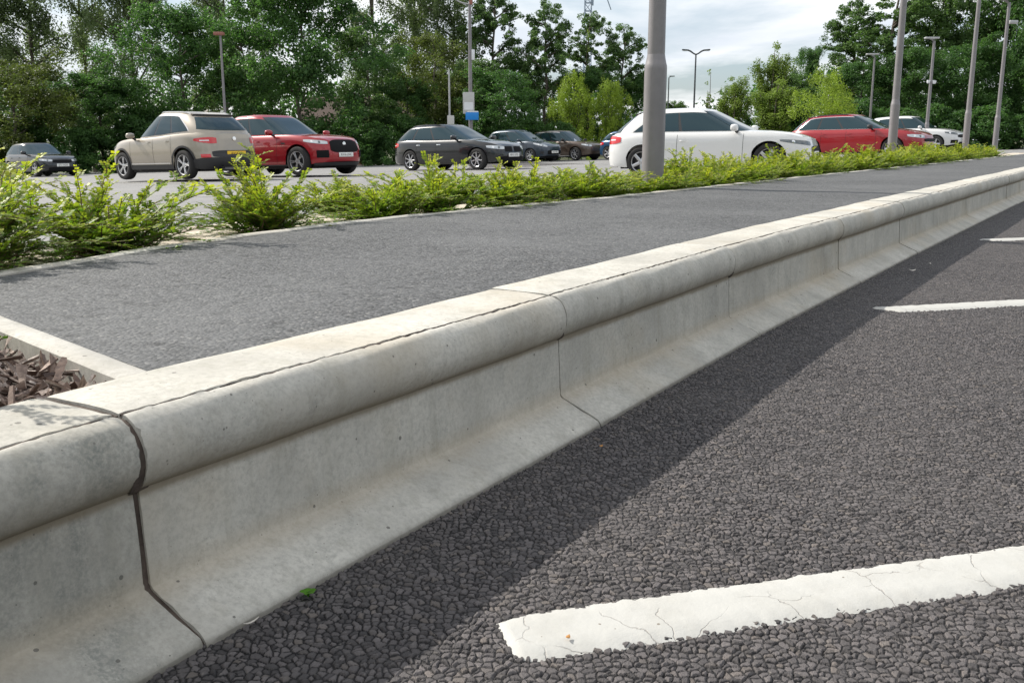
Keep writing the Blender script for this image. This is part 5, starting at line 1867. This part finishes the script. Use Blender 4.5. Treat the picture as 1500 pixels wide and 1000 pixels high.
def understory():
    """bushes along the foot of the wood"""
    for i, (px, d, yt, w) in enumerate([(-20, 50, 190, 120), (55, 52, 178, 110), (135, 50, 190, 110), (215, 52, 170, 120), (300, 53, 172, 130), (390, 54, 165, 120), (470, 52, 196, 90), (545, 53, 180, 100), (600, 55, 172, 90),
                                        (650, 56, 190, 80), (715, 55, 175, 90), (770, 56, 172, 80), (815, 57, 180, 70), (940, 58, 165, 90), (1240, 52, 150, 100), (1300, 52, 160, 110), (1365, 51, 155, 110), (1430, 50, 160, 110), (1500, 49, 165, 120), (1060, 56, 160, 90), (1150, 54, 150, 100)]):
        tree(px, d, yt, w, 'bush', 'dark undergrowth bush at the foot of the trees behind the parked cars', 'bush', 'undergrowth_bush', 'undergrowth bushes at the foot of the wood')


understory()


def far_wood():
    g = np.random.default_rng(77)
    cs, rs = [], []
    for px in np.arange(-250, 1800, 9.0):
        if 945 < px < 1045:
            top, lo = 182, 200
        else:
            top, lo = (118 if px < 945 else 128), 205
        d = 84 + 5 * g.uniform(-1, 1)
        x = (px - 750) / F_PX * d
        for _ in range(5):
            yy = g.uniform(top + 6, 215)
            cs.append((x + g.normal(0, 0.8), d + g.normal(0, 1.5), CAM_H + (Y_HOR - yy) / F_PX * d))
            r = g.uniform(0.7, 1.3)
            rs.append((r, r, r))
    V = leaf_cloud(g, np.array(cs), np.array(rs), 34, 0.42)
    nq = len(V) // 4
    tag(link('distant_wood', np_mesh('distant_wood', V, np.arange(nq * 4).reshape(-1, 4), M['leaf_dark'], smooth=False)), 'dark mass of the wood going back behind the nearer trees', 'woodland', kind='stuff')


far_wood()


def unseen_wood_behind():  # unseen trees, added to darken car reflections and block low sky light
    g = np.random.default_rng(78)
    cs, rs = [], []
    for a in np.arange(75, 290, 1.3):
        d = 46 + g.uniform(-3, 3)
        top = 7.5 + 2.0 * math.sin(a * 0.31) + 1.5 * math.sin(a * 0.83)
        for _ in range(9):
            zz = g.uniform(0.2, top)
            cs.append((d * math.sin(R(a)) + g.normal(0, 0.5), d * math.cos(R(a)) + g.normal(0, 0.8), zz))
            r = g.uniform(0.8, 1.5)
            rs.append((r, r, r))
    V = leaf_cloud(g, np.array(cs), np.array(rs), 24, 0.6)
    nq = len(V) // 4
    tag(link('added_reflection_wood', np_mesh('unseen_wood_behind', V, np.arange(nq * 4).reshape(-1, 4), M['leaf_mid'], smooth=False)), 'added belt of trees out of view behind the camera, darkening car reflections', 'woodland', kind='stuff')


unseen_wood_behind()


def brick_house(px, d, w, label):
    x, y = at_px(px, d)
    z = float(lot_z(x, y))
    r = empty('brick_house', (x, y, z))
    tag(r, label, 'house')
    MB().box((0, 0, 1.55), (w, 4.5, 3.3)).build('wall', M['brick'], r)
    rf = MB()
    a, b = w / 2 + 0.3, 2.6
    rf.add([(-a, -b, 3.15), (a, -b, 3.15), (a, b, 3.15), (-a, b, 3.15), (-a, 0, 5.0), (a, 0, 5.0)], [(0, 1, 5, 4), (2, 3, 4, 5), (0, 4, 3), (1, 2, 5), (3, 2, 1, 0)])
    rf.build('roof', simple('roof_tile', (0.10, 0.065, 0.05), 0.8, var=0.3), r)
    for wx in (-w * 0.28, w * 0.28):
        f = MB().box((wx, -2.27, 1.75), (1.25, 0.06, 1.25)).build('window', M['lens'], r)
        MB().box((wx, -2.303, 1.75), (1.05, 0.02, 1.05)).build('pane', M['glass'], f)


brick_house(505, 76, 5.0, 'red brick house glimpsed through trunks behind the deep red car')
brick_house(628, 78, 4.2, 'red brick house glimpsed through trunks above the black estate')


def lattice_mast():
    x, y = at_px(856, 170)
    z = float(lot_z(x, y))
    H = CAM_H + (Y_HOR + 25) / F_PX * 170 - z
    r = empty('lattice_mast', (x, y, z))
    tag(r, 'blue grey lattice radio mast rising above the trees', 'mast')
    m = MB()
    hw = lambda t: 0.72 - 0.22 * t
    nb = 22
    for k in range(nb):
        for i in range(4):
            c = [(-1, -1), (1, -1), (1, 1), (-1, 1)]
            a, b = c[i], c[(i + 1) % 4]
            t0, t1 = k / nb, (k + 1) / nb
            p = [Vector((a[0] * hw(t0), a[1] * hw(t0), H * t0)), Vector((a[0] * hw(t1), a[1] * hw(t1), H * t1)), Vector((b[0] * hw(t1), b[1] * hw(t1), H * t1))]
            m.tube([p[0], p[1]], 0.09, 5)
            m.tube([p[0], p[2]], 0.06, 4)
            m.tube([p[1], p[2]], 0.06, 4)
    ms = simple('mast_steel', (0.22, 0.28, 0.36), 0.5)
    m.build('lattice', ms, r, merge=0)
    an = MB()
    for sx, zz in ((-1, -3.5), (1, -2.2), (-1, -1.0), (1, -5.0)):
        an.box((sx * 0.75, -0.7, H + zz), (0.25, 0.2, 1.6))
    an.build('antenna_panels', ms, r)
    MB().tube([(0.7, 0, H - 2.4), (3.2, 0, H - 4.6), (3.9, 0, H - 6.4)], 0.09, 6).build('side_arm', ms, r)


lattice_mast()


# ------------------------------------------------------------------ small things by the kerb
def weed():
    p = px_ground(452, 872)
    r = empty('weed', (p.x, p.y - 0.002, 0.0))
    tag(r, 'tiny green weed sprouting at the foot of the kerb', 'plant')
    for k, (az, l) in enumerate([(0.4, .010), (1.9, .009), (3.3, .010), (4.6, .008), (5.5, .011), (2.5, .008)]):
        dv = Vector((math.cos(az), math.sin(az), 0.75)).normalized()
        sd = Vector((-math.sin(az), math.cos(az), 0))
        MB().grid(lambda u, v: Vector((0, 0, 0.004)) + dv * l * (0.25 + u) + sd * (v - 0.5) * l * 0.95 * math.sin(math.pi * min(1, 0.1 + 0.86 * u)) + Vector((0, 0, -0.004 * u * u)), 6, 4).build('leaf', M['weed'], r, merge=0)
        MB().tube([(0, 0, 0), Vector((0, 0, 0.004)) + dv * l * 0.3], 0.0007, 5).build('stem', M['weed'], r)


weed()


def bit(name, px, py, L, W, mat, label, cat, z=0.003, rz=0.0):
    p = px_ground(px, py)
    n = 6
    m = MB().grid(lambda u, v: Vector(((u - 0.5) * L, (v - 0.5) * W * math.sin(math.pi * (0.06 + 0.88 * u)), 0.25 * L * (0.5 - u) ** 2 * 2 + 0.12 * W * math.sin(v * 3.1))), n, 4)
    m.grid(lambda u, v: Vector(((u - 0.5) * L, (v - 0.5) * W * math.sin(math.pi * (0.06 + 0.88 * u)), 0.25 * L * (0.5 - u) ** 2 * 2 + 0.12 * W * math.sin(v * 3.1) - 0.0006)), n, 4)
    o = m.build(name, mat, merge=0)
    o.location, o.rotation_euler = (p.x, p.y, z), (0.1, 0.05, rz)
    tag(o, label, cat)


bit('dry_leaf', 880, 655, .009, .006, M['dry'], 'orange dead leaf scrap in the kerb shadow', 'leaf', rz=.7)
bit('dry_leaf', 832, 940, .008, .005, M['dry'], 'brown dead leaf scrap on the near white line', 'leaf', z=.0065, rz=1.2)
bit('paper_scrap', 1336, 397, .034, .013, M['pale_bit'], 'long pale scrap lying in the kerb shadow near the second bay line', 'litter', rz=.3)
bit('paper_scrap', 1362, 387, .018, .012, M['pale_bit'], 'small pale scrap beyond the long one in the kerb shadow', 'litter', rz=.9)
bit('twig', 368, 914, .022, .0022, M['pale_bit'], 'pale straw lying against the kerb foot', 'twig', rz=.95)
bit('paper_scrap', 1360, 322 + 12, .014, .010, M['pale_bit'], 'tiny pale scrap far along the kerb foot', 'litter', rz=.2)
